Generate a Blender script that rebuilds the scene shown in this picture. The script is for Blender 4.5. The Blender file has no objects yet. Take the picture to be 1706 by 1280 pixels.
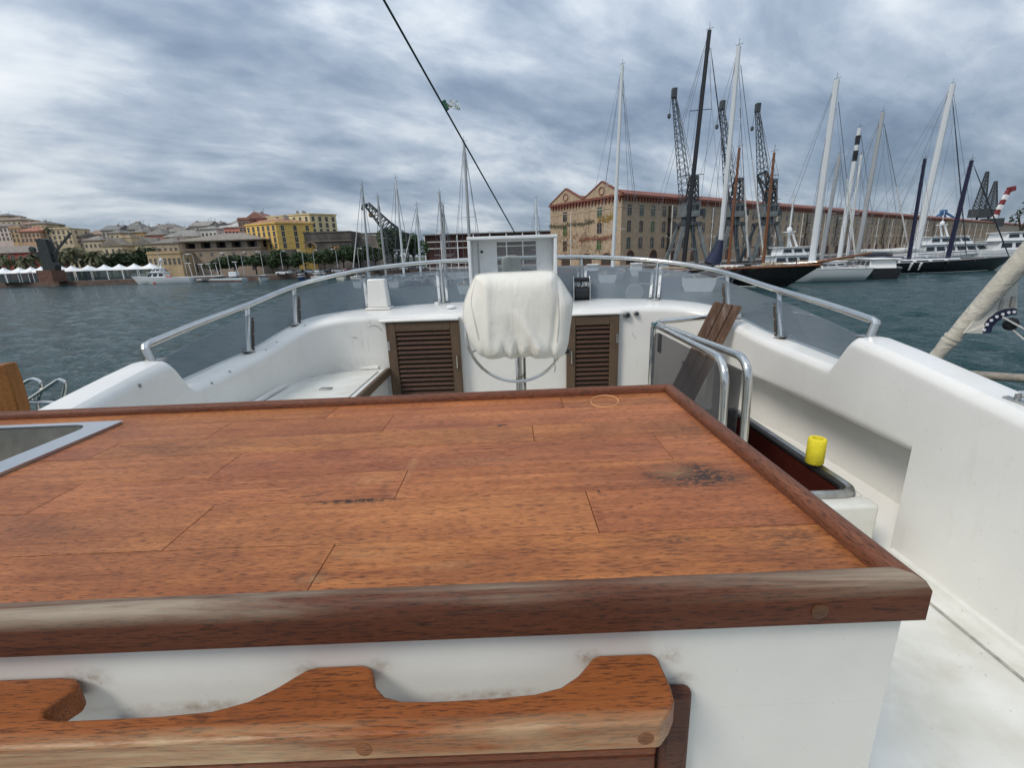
import bpy, bmesh, math, random
from mathutils import Vector, Matrix
random.seed(7)
R = math.radians
scene = bpy.context.scene
col = scene.collection

# ---------------------------------------------------------------- camera, sky, sun, exposure
CAMZ = 1.13
FPX, CX, CY = 760.0, 853.0, 640.0            # focal length and centre in pixels of the 1706 px wide picture
cam_d = bpy.data.cameras.new('camera'); cam = bpy.data.objects.new('camera', cam_d); col.objects.link(cam)
cam_d.sensor_width = 36; cam_d.sensor_fit = 'HORIZONTAL'; cam_d.lens = 36 * FPX / 1706
cam_d.clip_start = 0.02; cam_d.clip_end = 12000
CAM = Vector((0, 0, CAMZ))
CROT = Matrix.Rotation(R(90 - 15.5), 3, 'X') @ Matrix.Rotation(R(-1.92), 3, 'Z')
cam.matrix_world = Matrix.Translation(CAM) @ CROT.to_4x4()
scene.camera = cam

SUN_EL, SUN_AZ = 48, 232                      # overcast: a wide soft sun, high behind and to the left
world = bpy.data.worlds.new('World'); scene.world = world; world.use_nodes = True
def build_world():
    nt = world.node_tree; nt.nodes.clear(); N = nt.nodes.new; L = nt.links.new
    out = N('ShaderNodeOutputWorld'); bg = N('ShaderNodeBackground'); L(bg.outputs[0], out.inputs[0])
    tc = N('ShaderNodeTexCoord'); sep = N('ShaderNodeSeparateXYZ'); L(tc.outputs['Generated'], sep.inputs[0])
    def math_(op, a, b=None, c=None):
        m = N('ShaderNodeMath'); m.operation = op
        for i, v in enumerate((a, b, c)):
            if v is None: continue
            if isinstance(v, (int, float)): m.inputs[i].default_value = v
            else: L(v, m.inputs[i])
        return m.outputs[0]
    z = math_('MAXIMUM', sep.outputs[2], 0.0)
    zz = math_('ADD', z, 0.34)
    cx = math_('DIVIDE', sep.outputs[0], zz); cy = math_('DIVIDE', sep.outputs[1], zz)
    cmb = N('ShaderNodeCombineXYZ'); L(cx, cmb.inputs[0]); L(cy, cmb.inputs[1])
    def noise(scale, rot, sx, sy, detail, rough, dist, loc=(0, 0, 0)):
        mp = N('ShaderNodeMapping'); mp.vector_type = 'TEXTURE'; L(cmb.outputs[0], mp.inputs[0])
        mp.inputs['Rotation'].default_value = (0, 0, R(rot)); mp.inputs['Scale'].default_value = (sx, sy, 1); mp.inputs['Location'].default_value = loc
        n = N('ShaderNodeTexNoise'); L(mp.outputs[0], n.inputs['Vector'])
        n.inputs['Scale'].default_value = scale; n.inputs['Detail'].default_value = detail
        n.inputs['Roughness'].default_value = rough; n.inputs['Distortion'].default_value = dist
        return n.outputs['Fac']
    big = noise(1.35, 26, 1.5, 0.8, 4, 0.5, 0.3, (0.6, 0.35, 0))
    mid = noise(3.0, 30, 1.5, 0.85, 6, 0.56, 0.3, (3.1, 2.2, 0))
    fin = noise(11, 30, 1.2, 0.95, 6, 0.62, 0.2)
    s = math_('ADD', math_('MULTIPLY', big, 0.57), math_('ADD', math_('MULTIPLY', mid, 0.37), math_('MULTIPLY', fin, 0.06)))
    rp = N('ShaderNodeValToRGB'); L(s, rp.inputs[0])
    e = rp.color_ramp.elements
    e[0].position = 0.39; e[0].color = (0.175, 0.235, 0.325, 1)
    e[1].position = 0.68; e[1].color = (0.90, 0.92, 0.94, 1)
    for p, c in ((0.45, (0.265, 0.335, 0.435, 1)), (0.51, (0.41, 0.48, 0.575, 1)), (0.57, (0.66, 0.715, 0.77, 1))):
        k = e.new(p); k.color = c
    sky = N('ShaderNodeTexSky'); sky.sky_type = 'NISHITA'; sky.sun_disc = False
    sky.sun_elevation = R(SUN_EL); sky.sun_rotation = R(SUN_AZ)
    sk = N('ShaderNodeMix'); sk.data_type = 'RGBA'; sk.blend_type = 'MULTIPLY'; sk.inputs[0].default_value = 1
    L(sky.outputs[0], sk.inputs[6]); sk.inputs[7].default_value = (0.10, 0.10, 0.10, 1)
    mx = N('ShaderNodeMix'); mx.data_type = 'RGBA'; mx.inputs[0].default_value = 0.90
    L(sk.outputs[2], mx.inputs[6]); L(rp.outputs[0], mx.inputs[7])
    # an overcast vault grows lighter towards the zenith (CIE overcast law, softened)
    g = math_('ADD', 0.86, math_('MULTIPLY', z, 0.95))
    m2 = N('ShaderNodeVectorMath'); m2.operation = 'SCALE'; L(mx.outputs[2], m2.inputs[0]); L(g, m2.inputs['Scale'])
    L(m2.outputs[0], bg.inputs[0]); bg.inputs[1].default_value = 0.78
build_world()
sun_d = bpy.data.lights.new('sun', 'SUN'); sun_d.energy = 1.5; sun_d.angle = R(18); sun_d.color = (1.0, 0.93, 0.84)
sun = bpy.data.objects.new('sun', sun_d); col.objects.link(sun)
sdir = Vector((math.sin(R(SUN_AZ)) * math.cos(R(SUN_EL)), math.cos(R(SUN_AZ)) * math.cos(R(SUN_EL)), math.sin(R(SUN_EL))))
sun.rotation_euler = sdir.to_track_quat('Z', 'Y').to_euler()
vs = scene.view_settings; vs.view_transform = 'Standard'; vs.look = 'None'; vs.gamma = 1; vs.exposure = 0.42; vs.use_curve_mapping = False
scene.cycles.max_bounces = 6; scene.cycles.diffuse_bounces = 3; scene.cycles.glossy_bounces = 3; scene.cycles.transmission_bounces = 4; scene.cycles.transparent_max_bounces = 20
scene.cycles.caustics_reflective = False; scene.cycles.caustics_refractive = False

# ---------------------------------------------------------------- helpers
def ray(px, py): return (CROT @ Vector(((px - CX) / FPX, (CY - py) / FPX, -1)))
def AY(px, py, y): d = ray(px, py); return CAM + d * (y / d.y)
def AZ(px, py, z): d = ray(px, py); return CAM + d * ((z - CAMZ) / d.z)
def AX(px, py, x): d = ray(px, py); return CAM + d * (x / d.x)
def mpp(y): return y / FPX * 0.985           # metres per picture pixel at forward distance y
INV = {}
def link(o, parent=None):
    col.objects.link(o)
    if parent is not None: o.parent = parent
    return o
def tag(o, label=None, cat=None, group=None, kind=None):
    if label: o['label'] = label
    if cat: o['category'] = cat
    if group: o['group'] = group
    if kind: o['kind'] = kind
    return o
def thing(name, label, cat, loc=(0, 0, 0), rz=0, group=None):
    o = bpy.data.objects.new(name, None); o.empty_display_size = .2
    o.location = loc; o.rotation_euler = (0, 0, rz); link(o)
    INV[o.name] = (Matrix.Translation(Vector(loc)) @ Matrix.Rotation(rz, 4, 'Z')).inverted()
    return tag(o, label, cat, group)
def frame_of(t): return INV[t.name].inverted()
class MB:
    def __init__(s): s.v = []; s.f = []; s.m = []; s.mi = 0
    def add(s, vs, fs):
        k = len(s.v); s.v += [tuple(v) for v in vs]
        for f in fs: s.f.append(tuple(i + k for i in f)); s.m.append(s.mi)
        return s
    def use(s, i): s.mi = i; return s
    def box(s, x0, x1, y0, y1, z0, z1):
        return s.add([(x0,y0,z0),(x1,y0,z0),(x1,y1,z0),(x0,y1,z0),(x0,y0,z1),(x1,y0,z1),(x1,y1,z1),(x0,y1,z1)],
            [(0,3,2,1),(4,5,6,7),(0,1,5,4),(1,2,6,5),(2,3,7,6),(3,0,4,7)])
    def obox(s, c, ax, ay, az):               # centre and three half-axis vectors
        c = Vector(c); ax = Vector(ax); ay = Vector(ay); az = Vector(az)
        P = [c - ax - ay - az, c + ax - ay - az, c + ax + ay - az, c - ax + ay - az, c - ax - ay + az, c + ax - ay + az, c + ax + ay + az, c - ax + ay + az]
        return s.add(P, [(0,3,2,1),(4,5,6,7),(0,1,5,4),(1,2,6,5),(2,3,7,6),(3,0,4,7)])
    def bar(s, a, b, w, h=None, up=(0, 0, 1)):
        a = Vector(a); b = Vector(b); d = (b - a); L = d.length
        if L < 1e-6: return s
        d /= L; up = Vector(up)
        if abs(d.dot(up)) > .98: up = Vector((0, 1, 0))
        x = d.cross(up).normalized(); y = x.cross(d)
        return s.obox((a + b) / 2, d * L / 2, x * w / 2, y * (h or w) / 2)
    def tube(s, pts, r, n=8, cap=True, closed=False):
        pts = [Vector(p) for p in pts]; k = len(pts); rs = r if isinstance(r, (list, tuple)) else [r] * k
        prev = None; rings = []
        for i, p in enumerate(pts):
            if closed: t = pts[(i + 1) % k] - pts[i - 1]
            else: t = pts[min(i + 1, k - 1)] - pts[max(i - 1, 0)]
            t.normalize()
            if prev is None:
                u = Vector((0, 0, 1)) if abs(t.z) < .9 else Vector((1, 0, 0))
                u = (u - t * u.dot(t)).normalized()
            else: u = (prev - t * prev.dot(t)).normalized()
            prev = u; w = t.cross(u)
            rings.append([p + (u * math.cos(2 * math.pi * j / n) + w * math.sin(2 * math.pi * j / n)) * rs[i] for j in range(n)])
        return s.loft(rings, closed_u=True, closed_v=closed, cap=cap and not closed)
    def loft(s, rings, closed_u=True, closed_v=False, cap=False):
        n = len(rings[0]); V = [p for r in rings for p in r]; F = []; m = len(rings)
        for i in range(m if closed_v else m - 1):
            for j in range(n if closed_u else n - 1):
                a = i * n + j; b = i * n + (j + 1) % n; i2 = (i + 1) % m
                F.append((a, b, i2 * n + (j + 1) % n, i2 * n + j))
        if cap: F.append(tuple(range(n - 1, -1, -1))); F.append(tuple((m - 1) * n + j for j in range(n)))
        return s.add(V, F)
    def prism(s, poly, f0, f1):               # poly of 2-D points, f0 and f1 map (a, b) to the two end points
        n = len(poly); V = [f0(*p) for p in poly] + [f1(*p) for p in poly]
        F = [tuple(range(n - 1, -1, -1)), tuple(range(n, 2 * n))] + [(i, (i + 1) % n, n + (i + 1) % n, n + i) for i in range(n)]
        return s.add(V, F)
    def lathe(s, prof, c=(0, 0, 0), n=20, axis='Z'):
        c = Vector(c); rings = []
        for r, h in prof:
            ring = []
            for j in range(n):
                a = 2 * math.pi * j / n; ca, sa = r * math.cos(a), r * math.sin(a)
                ring.append(c + Vector({'Z': (ca, sa, h), 'Y': (ca, h, -sa), 'X': (h, ca, sa)}[axis]))
            rings.append(ring)
        return s.loft(rings, cap=True)
    def mesh(s, name, mats, smooth=False, M=None):
        me = bpy.data.meshes.new(name)
        vs = s.v if M is None else [tuple(M @ Vector(v)) for v in s.v]
        me.from_pydata(vs, [], s.f)
        for m in (mats if isinstance(mats, (list, tuple)) else [mats]): me.materials.append(m)
        if max(s.m or [0]) > 0: me.polygons.foreach_set('material_index', s.m)
        bm = bmesh.new(); bm.from_mesh(me); bmesh.ops.recalc_face_normals(bm, faces=bm.faces); bm.to_mesh(me); bm.free()
        if smooth:
            me.polygons.foreach_set('use_smooth', [True] * len(me.polygons)); me.set_sharp_from_angle(angle=R(40))
        me.update(); return me
    def build(s, name, mats, parent=None, smooth=False, world=True, bevel=0, seg=2, color=None, subsurf=0):
        M = None
        root = parent
        while root is not None and root.parent is not None: root = root.parent
        if root is not None and world and root.name in INV: M = INV[root.name]
        o = bpy.data.objects.new(name, s.mesh(name, mats, smooth or bevel > 0, M)); link(o, parent)
        if bevel:
            b = o.modifiers.new('bevel', 'BEVEL'); b.width = bevel; b.segments = seg; b.limit_method = 'ANGLE'; b.angle_limit = R(35); b.harden_normals = False
        if subsurf:
            q = o.modifiers.new('sub', 'SUBSURF'); q.levels = subsurf; q.render_levels = subsurf
        if color: o.color = (*color, 1)
        return o
def inst(name, me, loc, rz=0, parent=None, color=None, scale=None, M=None):
    o = bpy.data.objects.new(name, me); link(o, parent)
    if M is not None: o.matrix_basis = M
    else:
        o.location = loc; o.rotation_euler = (0, 0, rz)
        if scale: o.scale = scale
    if color: o.color = (*color, 1)
    return o
def rebase(o, base):
    """Move a one-mesh thing's origin to its base without moving it."""
    b = Vector(base); o.data.transform(Matrix.Translation(-b)); o.location = b; return o
def spline(pts, n=8, closed=False):
    """Catmull-Rom through 3-D points."""
    P = [Vector(p) for p in pts]; out = []; k = len(P)
    for i in range(k if closed else k - 1):
        if closed: a, b, c, d = P[i - 1], P[i], P[(i + 1) % k], P[(i + 2) % k]
        else: a, b, c, d = P[max(i - 1, 0)], P[i], P[i + 1], P[min(i + 2, k - 1)]
        for j in range(n):
            t = j / n
            out.append(.5 * ((2 * b) + (c - a) * t + (2 * a - 5 * b + 4 * c - d) * t * t + (3 * b - a - 3 * c + d) * t ** 3))
    if not closed: out.append(P[-1])
    return out
def round_path(pts, rad, n=6):
    """Polyline with filleted corners (bent tube)."""
    P = [Vector(p) for p in pts]; out = [P[0]]
    for i in range(1, len(P) - 1):
        a = (P[i - 1] - P[i]); b = (P[i + 1] - P[i]); r = min(rad, a.length * .48, b.length * .48)
        p0 = P[i] + a.normalized() * r; p1 = P[i] + b.normalized() * r
        for j in range(n + 1):
            t = j / n; out.append(p0 * (1 - t) ** 2 + P[i] * 2 * t * (1 - t) + p1 * t * t)
    out.append(P[-1]); return out

# ---------------------------------------------------------------- materials
MATS = {}
def srgb(r, g, b):
    f = lambda c: (c / 255 / 12.92) if c / 255 <= .04045 else ((c / 255 + .055) / 1.055) ** 2.4
    return (f(r), f(g), f(b))
def mat(name, c, rough=.5, metal=0, var=.12, scale=5, stretch=(1, 1, 1), col2=None, bump=0, bscale=60, coat=0, tint=False, detail=5, spec=.5, rvar=.08, thr=(.35, .68)):
    if name in MATS: return MATS[name]
    m = bpy.data.materials.new(name); m.use_nodes = True; nt = m.node_tree; N = nt.nodes.new; L = nt.links.new
    b = nt.nodes['Principled BSDF']
    tc = N('ShaderNodeTexCoord'); mp = N('ShaderNodeMapping'); L(tc.outputs['Object'], mp.inputs[0]); mp.inputs['Scale'].default_value = stretch
    n = N('ShaderNodeTexNoise'); L(mp.outputs[0], n.inputs['Vector']); n.inputs['Scale'].default_value = scale; n.inputs['Detail'].default_value = detail; n.inputs['Roughness'].default_value = .6
    rp = N('ShaderNodeValToRGB'); L(n.outputs['Fac'], rp.inputs[0])
    c2 = col2 or tuple(x * (1 + var) for x in c); c1 = tuple(x * (1 - var) for x in c)
    rp.color_ramp.elements[0].position = thr[0]; rp.color_ramp.elements[0].color = (*c1, 1)
    rp.color_ramp.elements[1].position = thr[1]; rp.color_ramp.elements[1].color = (*c2, 1)
    o = rp.outputs[0]
    if tint:
        oi = N('ShaderNodeObjectInfo'); mx = N('ShaderNodeMix'); mx.data_type = 'RGBA'; mx.blend_type = 'MULTIPLY'; mx.inputs[0].default_value = 1
        L(o, mx.inputs[6]); L(oi.outputs['Color'], mx.inputs[7]); o = mx.outputs[2]
    L(o, b.inputs['Base Color'])
    mr = N('ShaderNodeMapRange'); L(n.outputs['Fac'], mr.inputs[0]); mr.inputs[3].default_value = max(.02, rough - rvar); mr.inputs[4].default_value = min(1, rough + rvar); L(mr.outputs[0], b.inputs['Roughness'])
    b.inputs['Metallic'].default_value = metal; b.inputs['Coat Weight'].default_value = coat; b.inputs['Coat Roughness'].default_value = .15; b.inputs['Specular IOR Level'].default_value = spec
    if bump:
        n2 = N('ShaderNodeTexNoise'); L(mp.outputs[0], n2.inputs['Vector']); n2.inputs['Scale'].default_value = bscale; n2.inputs['Detail'].default_value = 4
        bp = N('ShaderNodeBump'); bp.inputs['Strength'].default_value = bump; bp.inputs['Distance'].default_value = .01; L(n2.outputs['Fac'], bp.inputs['Height']); L(bp.outputs[0], b.inputs['Normal'])
    MATS[name] = m; return m
def glass(name, tint, body, bodyfac, rough=.03):
    """Clear or smoked acrylic: part see-through, part milky body, with a glossy skin."""
    m = bpy.data.materials.new(name); m.use_nodes = True; nt = m.node_tree; N = nt.nodes.new; L = nt.links.new
    b = nt.nodes['Principled BSDF']; out = nt.nodes['Material Output']
    b.inputs['Base Color'].default_value = (*body, 1); b.inputs['Roughness'].default_value = rough
    tr = N('ShaderNodeBsdfTransparent'); tr.inputs[0].default_value = (*tint, 1)
    tc = N('ShaderNodeTexCoord'); n = N('ShaderNodeTexNoise'); L(tc.outputs['Object'], n.inputs['Vector']); n.inputs['Scale'].default_value = 2.2; n.inputs['Detail'].default_value = 2; n.inputs['Roughness'].default_value = .5
    mr = N('ShaderNodeMapRange'); L(n.outputs['Fac'], mr.inputs[0]); mr.inputs[1].default_value = .3; mr.inputs[2].default_value = .7; mr.inputs[3].default_value = bodyfac * .8; mr.inputs[4].default_value = min(1, bodyfac * 1.25)
    mx = N('ShaderNodeMixShader'); L(mr.outputs[0], mx.inputs[0]); L(tr.outputs[0], mx.inputs[1]); L(b.outputs[0], mx.inputs[2]); L(mx.outputs[0], out.inputs[0])
    MATS[name] = m; return m
W3 = lambda v: (v, v, v)
gel = mat('gelcoat', (.77, .755, .71), .32, var=.05, scale=2.2, coat=.25, bump=.03, bscale=220)
gel_dirty = mat('gelcoat_dirty', (.66, .645, .57), .45, var=.10, scale=4, col2=(.75, .745, .70), bump=.03, bscale=200)
steel = mat('stainless_steel', (.62, .61, .58), .16, metal=1, var=.08, scale=14, rvar=.06)
dullsteel = mat('dull_steel', (.42, .42, .41), .38, metal=1, var=.2, scale=20)
alu = mat('white_aluminium', (.72, .74, .74), .35, var=.06, scale=9)
black = mat('black_plastic', (.015, .015, .017), .45, var=.2)
navy = mat('navy_canvas', (.012, .017, .05), .75, var=.25, scale=8)
white = mat('white_paint', (.78, .79, .79), .4, var=.05)
offwhite = mat('offwhite_paint', (.66, .65, .60), .5, var=.08)
rope = mat('white_rope', (.62, .60, .55), .8, var=.2, scale=40)

def add_dirt(m, c, stretch, scale, lo, hi, amt, detail=6, coord='Object'):
    """Blend a dirt colour over a material where a stretched noise passes a threshold."""
    nt = m.node_tree; N = nt.nodes.new; L = nt.links.new; b = nt.nodes['Principled BSDF']
    src = b.inputs['Base Color'].links[0].from_socket
    tc = N('ShaderNodeTexCoord'); mp = N('ShaderNodeMapping'); mp.inputs['Scale'].default_value = stretch; L(tc.outputs[coord], mp.inputs[0])
    n = N('ShaderNodeTexNoise'); n.inputs['Scale'].default_value = scale; n.inputs['Detail'].default_value = detail; n.inputs['Roughness'].default_value = .65; L(mp.outputs[0], n.inputs['Vector'])
    r = N('ShaderNodeMapRange'); L(n.outputs['Fac'], r.inputs[0]); r.inputs[1].default_value = lo; r.inputs[2].default_value = hi; r.inputs[4].default_value = amt
    mx = N('ShaderNodeMix'); mx.data_type = 'RGBA'; L(r.outputs[0], mx.inputs[0]); L(src, mx.inputs[6]); mx.inputs[7].default_value = (*c, 1); L(mx.outputs[2], b.inputs['Base Color'])
def add_spots(m, spots, c, axes=(0, 2)):
    """Soft grime patches of their own shape: (a, b, ra, rb, strength) in object space on the two axes."""
    nt = m.node_tree; N = nt.nodes.new; L = nt.links.new; b = nt.nodes['Principled BSDF']
    tc = N('ShaderNodeTexCoord'); nz = N('ShaderNodeTexNoise'); nz.inputs['Scale'].default_value = 55; nz.inputs['Detail'].default_value = 6; nz.inputs['Roughness'].default_value = .7; L(tc.outputs['Object'], nz.inputs['Vector'])
    rz = N('ShaderNodeMapRange'); L(nz.outputs['Fac'], rz.inputs[0]); rz.inputs[1].default_value = .4; rz.inputs[2].default_value = .65
    for (x, y, rx, ry, st) in spots:
        src = b.inputs['Base Color'].links[0].from_socket
        mp = N('ShaderNodeMapping'); sc = [0, 0, 0]; lo = [0, 0, 0]; sc[axes[0]] = 1 / rx; sc[axes[1]] = 1 / ry; lo[axes[0]] = -x / rx; lo[axes[1]] = -y / ry
        mp.inputs['Scale'].default_value = sc; mp.inputs['Location'].default_value = lo; L(tc.outputs['Object'], mp.inputs[0])
        ln = N('ShaderNodeVectorMath'); ln.operation = 'LENGTH'; L(mp.outputs[0], ln.inputs[0])
        r = N('ShaderNodeMapRange'); L(ln.outputs['Value'], r.inputs[0]); r.inputs[1].default_value = 1; r.inputs[2].default_value = .1; r.inputs[4].default_value = st
        q = N('ShaderNodeMath'); q.operation = 'MULTIPLY'; L(r.outputs[0], q.inputs[0]); L(rz.outputs[0], q.inputs[1])
        mx = N('ShaderNodeMix'); mx.data_type = 'RGBA'; L(q.outputs[0], mx.inputs[0]); L(src, mx.inputs[6]); mx.inputs[7].default_value = (*c, 1); L(mx.outputs[2], b.inputs['Base Color'])
add_dirt(gel, (.50, .46, .37), (9, 9, 1.6), 1.6, .58, .80, .25)
add_dirt(gel, (.40, .38, .32), (60, 60, 60), 1, .68, .76, .35, 2)
add_dirt(gel_dirty, (.45, .40, .30), (3, 3, 3), 1.2, .5, .72, .5)
add_dirt(gel_dirty, (.25, .22, .17), (50, 50, 50), 1, .68, .75, .5, 2)
# ---------------------------------------------------------------- wood
def wood(name, c_lo, c_hi, c_dark, grain=(2.2, 34, 34), rough=.42, stains=(), scuffs=(), wear=None, wearz=None, figure=0, coat=.0, tint=True, pore=.8, rot=0):
    """Grain runs along local x. stains/scuffs: (x, y, rx, ry, strength) patches in object space; wear: colour of bleached streaks."""
    m = bpy.data.materials.new(name); m.use_nodes = True; nt = m.node_tree; N = nt.nodes.new; L = nt.links.new
    b = nt.nodes['Principled BSDF']; tc = N('ShaderNodeTexCoord')
    oi = N('ShaderNodeObjectInfo')
    off = N('ShaderNodeVectorMath'); off.operation = 'SCALE'; off.inputs[0].default_value = (3.7, 1.9, 5.3); L(oi.outputs['Random'], off.inputs['Scale'])
    ad = N('ShaderNodeVectorMath'); ad.operation = 'ADD'; L(tc.outputs['Object'], ad.inputs[0]); L(off.outputs[0], ad.inputs[1])
    src = ad.outputs[0]
    if rot:
        rm = N('ShaderNodeMapping'); rm.inputs['Rotation'].default_value = (0, 0, R(rot)); L(src, rm.inputs[0]); src = rm.outputs[0]
    def noise(sc, k, det=4, ro=.6, dist=0, vec=None):
        mp = N('ShaderNodeMapping'); L(vec or src, mp.inputs[0]); mp.inputs['Scale'].default_value = sc
        n = N('ShaderNodeTexNoise'); L(mp.outputs[0], n.inputs['Vector']); n.inputs['Scale'].default_value = k; n.inputs['Detail'].default_value = det; n.inputs['Roughness'].default_value = ro; n.inputs['Distortion'].default_value = dist
        return n.outputs['Fac']
    def mixc(f, a, c, mode='MIX'):
        mx = N('ShaderNodeMix'); mx.data_type = 'RGBA'; mx.blend_type = mode
        for i, v in ((0, f), (6, a), (7, c)):
            if isinstance(v, tuple): mx.inputs[i].default_value = (*v, 1)
            elif isinstance(v, (int, float)): mx.inputs[i].default_value = v
            else: L(v, mx.inputs[i])
        return mx.outputs[2]
    def ramp(f, a, c):
        r = N('ShaderNodeMapRange'); L(f, r.inputs[0]); r.inputs[1].default_value = a; r.inputs[2].default_value = c; return r.outputs[0]
    def mul(a, c):
        q = N('ShaderNodeMath'); q.operation = 'MULTIPLY'
        for i, v in enumerate((a, c)):
            if isinstance(v, (int, float)): q.inputs[i].default_value = v
            else: L(v, q.inputs[i])
        return q.outputs[0]
    g1 = noise(grain, 1, 5, .62, .8)
    g2 = noise((grain[0] * .35, grain[1] * .22, grain[2] * .22), 1, 3, .5, .5)
    c = mixc(ramp(g1, .3, .72), c_lo, c_hi)
    c = mixc(mul(ramp(g2, .38, .7), .45), c, c_hi)
    if figure:                                                   # broad darker and lighter figure from board to board
        bf = noise((3.0, 7, 7), 1, 4, .55, .6)
        c = mixc(mul(ramp(bf, .36, .62), .7), mixc(1.0, c, (.76, .70, .70), 'MULTIPLY'), mixc(1.0, c, (1.18, 1.18, 1.05), 'MULTIPLY'))
    p = noise((55, 560, 560), 1, 3, .6)          # dark pores
    pf = ramp(p, .51, .64)
    c = mixc(mul(pf, pore), c, c_dark)
    lp = noise((grain[0] * 1.2, grain[1] * 3.2, grain[2] * 3.2), 1, 3, .5, .3)
    c = mixc(mul(ramp(lp, .60, .78), .5), c, c_dark)
    if tint: c = mixc(1.0, c, oi.outputs['Color'], 'MULTIPLY')
    if wear:
        w = noise((grain[0] * .8, grain[1] * .9, grain[2] * .9), 1, 5, .65, .6)
        c = mixc(mul(ramp(w, .5, .72), .8), c, wear)
    if wearz:                                                    # bleached band along a rounded top edge
        sz = N('ShaderNodeSeparateXYZ'); L(tc.outputs['Object'], sz.inputs[0])
        w = noise((grain[0] * .7, grain[1] * .8, grain[2] * .8), 1, 6, .7, .8); w0 = noise((2.2, 2, 2), 1, 2, .5)
        c = mixc(mul(mul(mul(ramp(w, .36, .60), ramp(w0, .30, .52)), ramp(sz.outputs[wearz[0]], *wearz[1:3])), .95), c, wearz[3])
    sn = noise((9, 22, 22), 1, 5, .65, .4, tc.outputs['Object'])
    sp = noise((90, 120, 100), 1, 3, .6, 0, tc.outputs['Object'])
    for lst, cc in ((stains, (.045, .026, .017)), (scuffs, (.56, .29, .125))):
        for (x, y, rx, ry, st) in lst:
            mp = N('ShaderNodeMapping'); mp.vector_type = 'POINT'; L(tc.outputs['Object'], mp.inputs[0])
            mp.inputs['Location'].default_value = (-x / rx, -y / ry, 0); mp.inputs['Scale'].default_value = (1 / rx, 1 / ry, 0)
            ln = N('ShaderNodeVectorMath'); ln.operation = 'LENGTH'; L(mp.outputs[0], ln.inputs[0])
            f = ramp(ln.outputs['Value'], 1.0, .1)
            f = mul(f, ramp(sn, .32, .62)); f = mul(f, ramp(sp, .36, .56))
            c = mixc(mul(f, st), c, cc)
    L(c, b.inputs['Base Color'])
    rr = N('ShaderNodeMapRange'); L(sn, rr.inputs[0]); rr.inputs[3].default_value = rough - .12; rr.inputs[4].default_value = rough + .16; L(rr.outputs[0], b.inputs['Roughness'])
    b.inputs['Coat Weight'].default_value = coat; b.inputs['Coat Roughness'].default_value = .3; b.inputs['Specular IOR Level'].default_value = .26
    hb = N('ShaderNodeMath'); hb.operation = 'SUBTRACT'; L(g1, hb.inputs[0]); L(pf, hb.inputs[1])
    bp = N('ShaderNodeBump'); bp.inputs['Strength'].default_value = .18; bp.inputs['Distance'].default_value = .002; L(hb.outputs[0], bp.inputs['Height']); L(bp.outputs[0], b.inputs['Normal'])
    MATS[name] = m; return m
def ST(px, py, rx, ry, st):                   # a mark on the counter top, in the counter's own coordinates
    p = AZ(px, py, .73); return (p.x + .4, p.y - .87, rx, ry, st)
teak_top = wood('varnished_iroko', (.295, .094, .034), (.49, .186, .069), (.065, .020, .010), grain=(3.2, 60, 60), figure=1, rough=.46,
    stains=[ST(*q) for q in ((1155, 797, .10, .07, 2.2), (1200, 802, .11, .025, 1.4), (590, 836, .11, .011, 1.8), (535, 826, .035, .022, 1.3), (648, 812, .012, .035, .8), (530, 966, .035, .02, 1.5), (300, 745, .25, .09, .6), (1160, 720, .16, .07, .6), (840, 711, .018, .010, 1.8), (400, 920, .28, .07, .4), (1330, 905, .10, .09, .6), (1003, 822, .004, .014, 3), (1130, 905, .05, .012, .9), (60, 880, .2, .04, .5))],
    scuffs=[ST(*q) for q in ((690, 780, .011, .09, .55), (668, 826, .02, .012, .6), (1125, 790, .05, .035, .6), (528, 966, .022, .012, .9), (750, 945, .10, .016, .45), (650, 920, .12, .03, .45), (790, 770, .18, .03, .35), (620, 800, .07, .03, .5))])
ZT_ = .73
dark_teak = wood('weathered_mahogany', (.10, .036, .020), (.20, .075, .036), (.025, .012, .008), grain=(2.5, 40, 40), rough=.5)
side_teak = wood('weathered_mahogany_side', (.11, .040, .022), (.22, .085, .042), (.025, .012, .008), grain=(2.5, 40, 40), rough=.5, rot=90)
worn_teak = wood('worn_mahogany_front', (.075, .022, .011), (.13, .042, .019), (.020, .010, .007), grain=(3, 60, 60), rough=.55, wearz=(2, ZT_ + .000, ZT_ + .017, (.31, .25, .18)))
grab_teak = wood('oiled_teak_grab_rail', (.24, .07, .018), (.38, .125, .032), (.09, .03, .012), grain=(3, 26, 26), rough=.4, coat=.15)
grey_teak = wood('grey_brown_teak', (.088, .058, .036), (.155, .104, .066), (.035, .024, .017), grain=(2.5, 30, 30), rough=.7)
grey_teak_v = wood('grey_brown_teak_upright', (.088, .058, .036), (.155, .104, .066), (.035, .024, .017), grain=(30, 30, 2.5), rough=.7)
plank_teak = wood('rough_brown_plank', (.085, .045, .028), (.185, .105, .066), (.02, .012, .01), grain=(30, 30, 2.0), rough=.75, wear=(.25, .19, .15))
red_wood = wood('dark_red_mahogany', (.055, .010, .007), (.085, .018, .011), (.02, .004, .003), grain=(2, 20, 20), rough=.3, coat=.4)
smoke = glass('smoked_acrylic', (.76, .79, .81), (.36, .41, .455), .29, .08)
smoke_dark = glass('dark_smoked_acrylic', (.60, .60, .61), (.19, .19, .195), .26, .06)
clear = glass('clear_acrylic', (.88, .90, .90), (.50, .54, .56), .17, .06)

# ---------------------------------------------------------------- our own motor yacht: the flybridge
D = lambda d: CAMZ - d
fb = thing('motor_yacht', 'white flybridge of the moored motor yacht the picture is taken from', 'yacht', (0, 1.5, 0))
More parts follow.
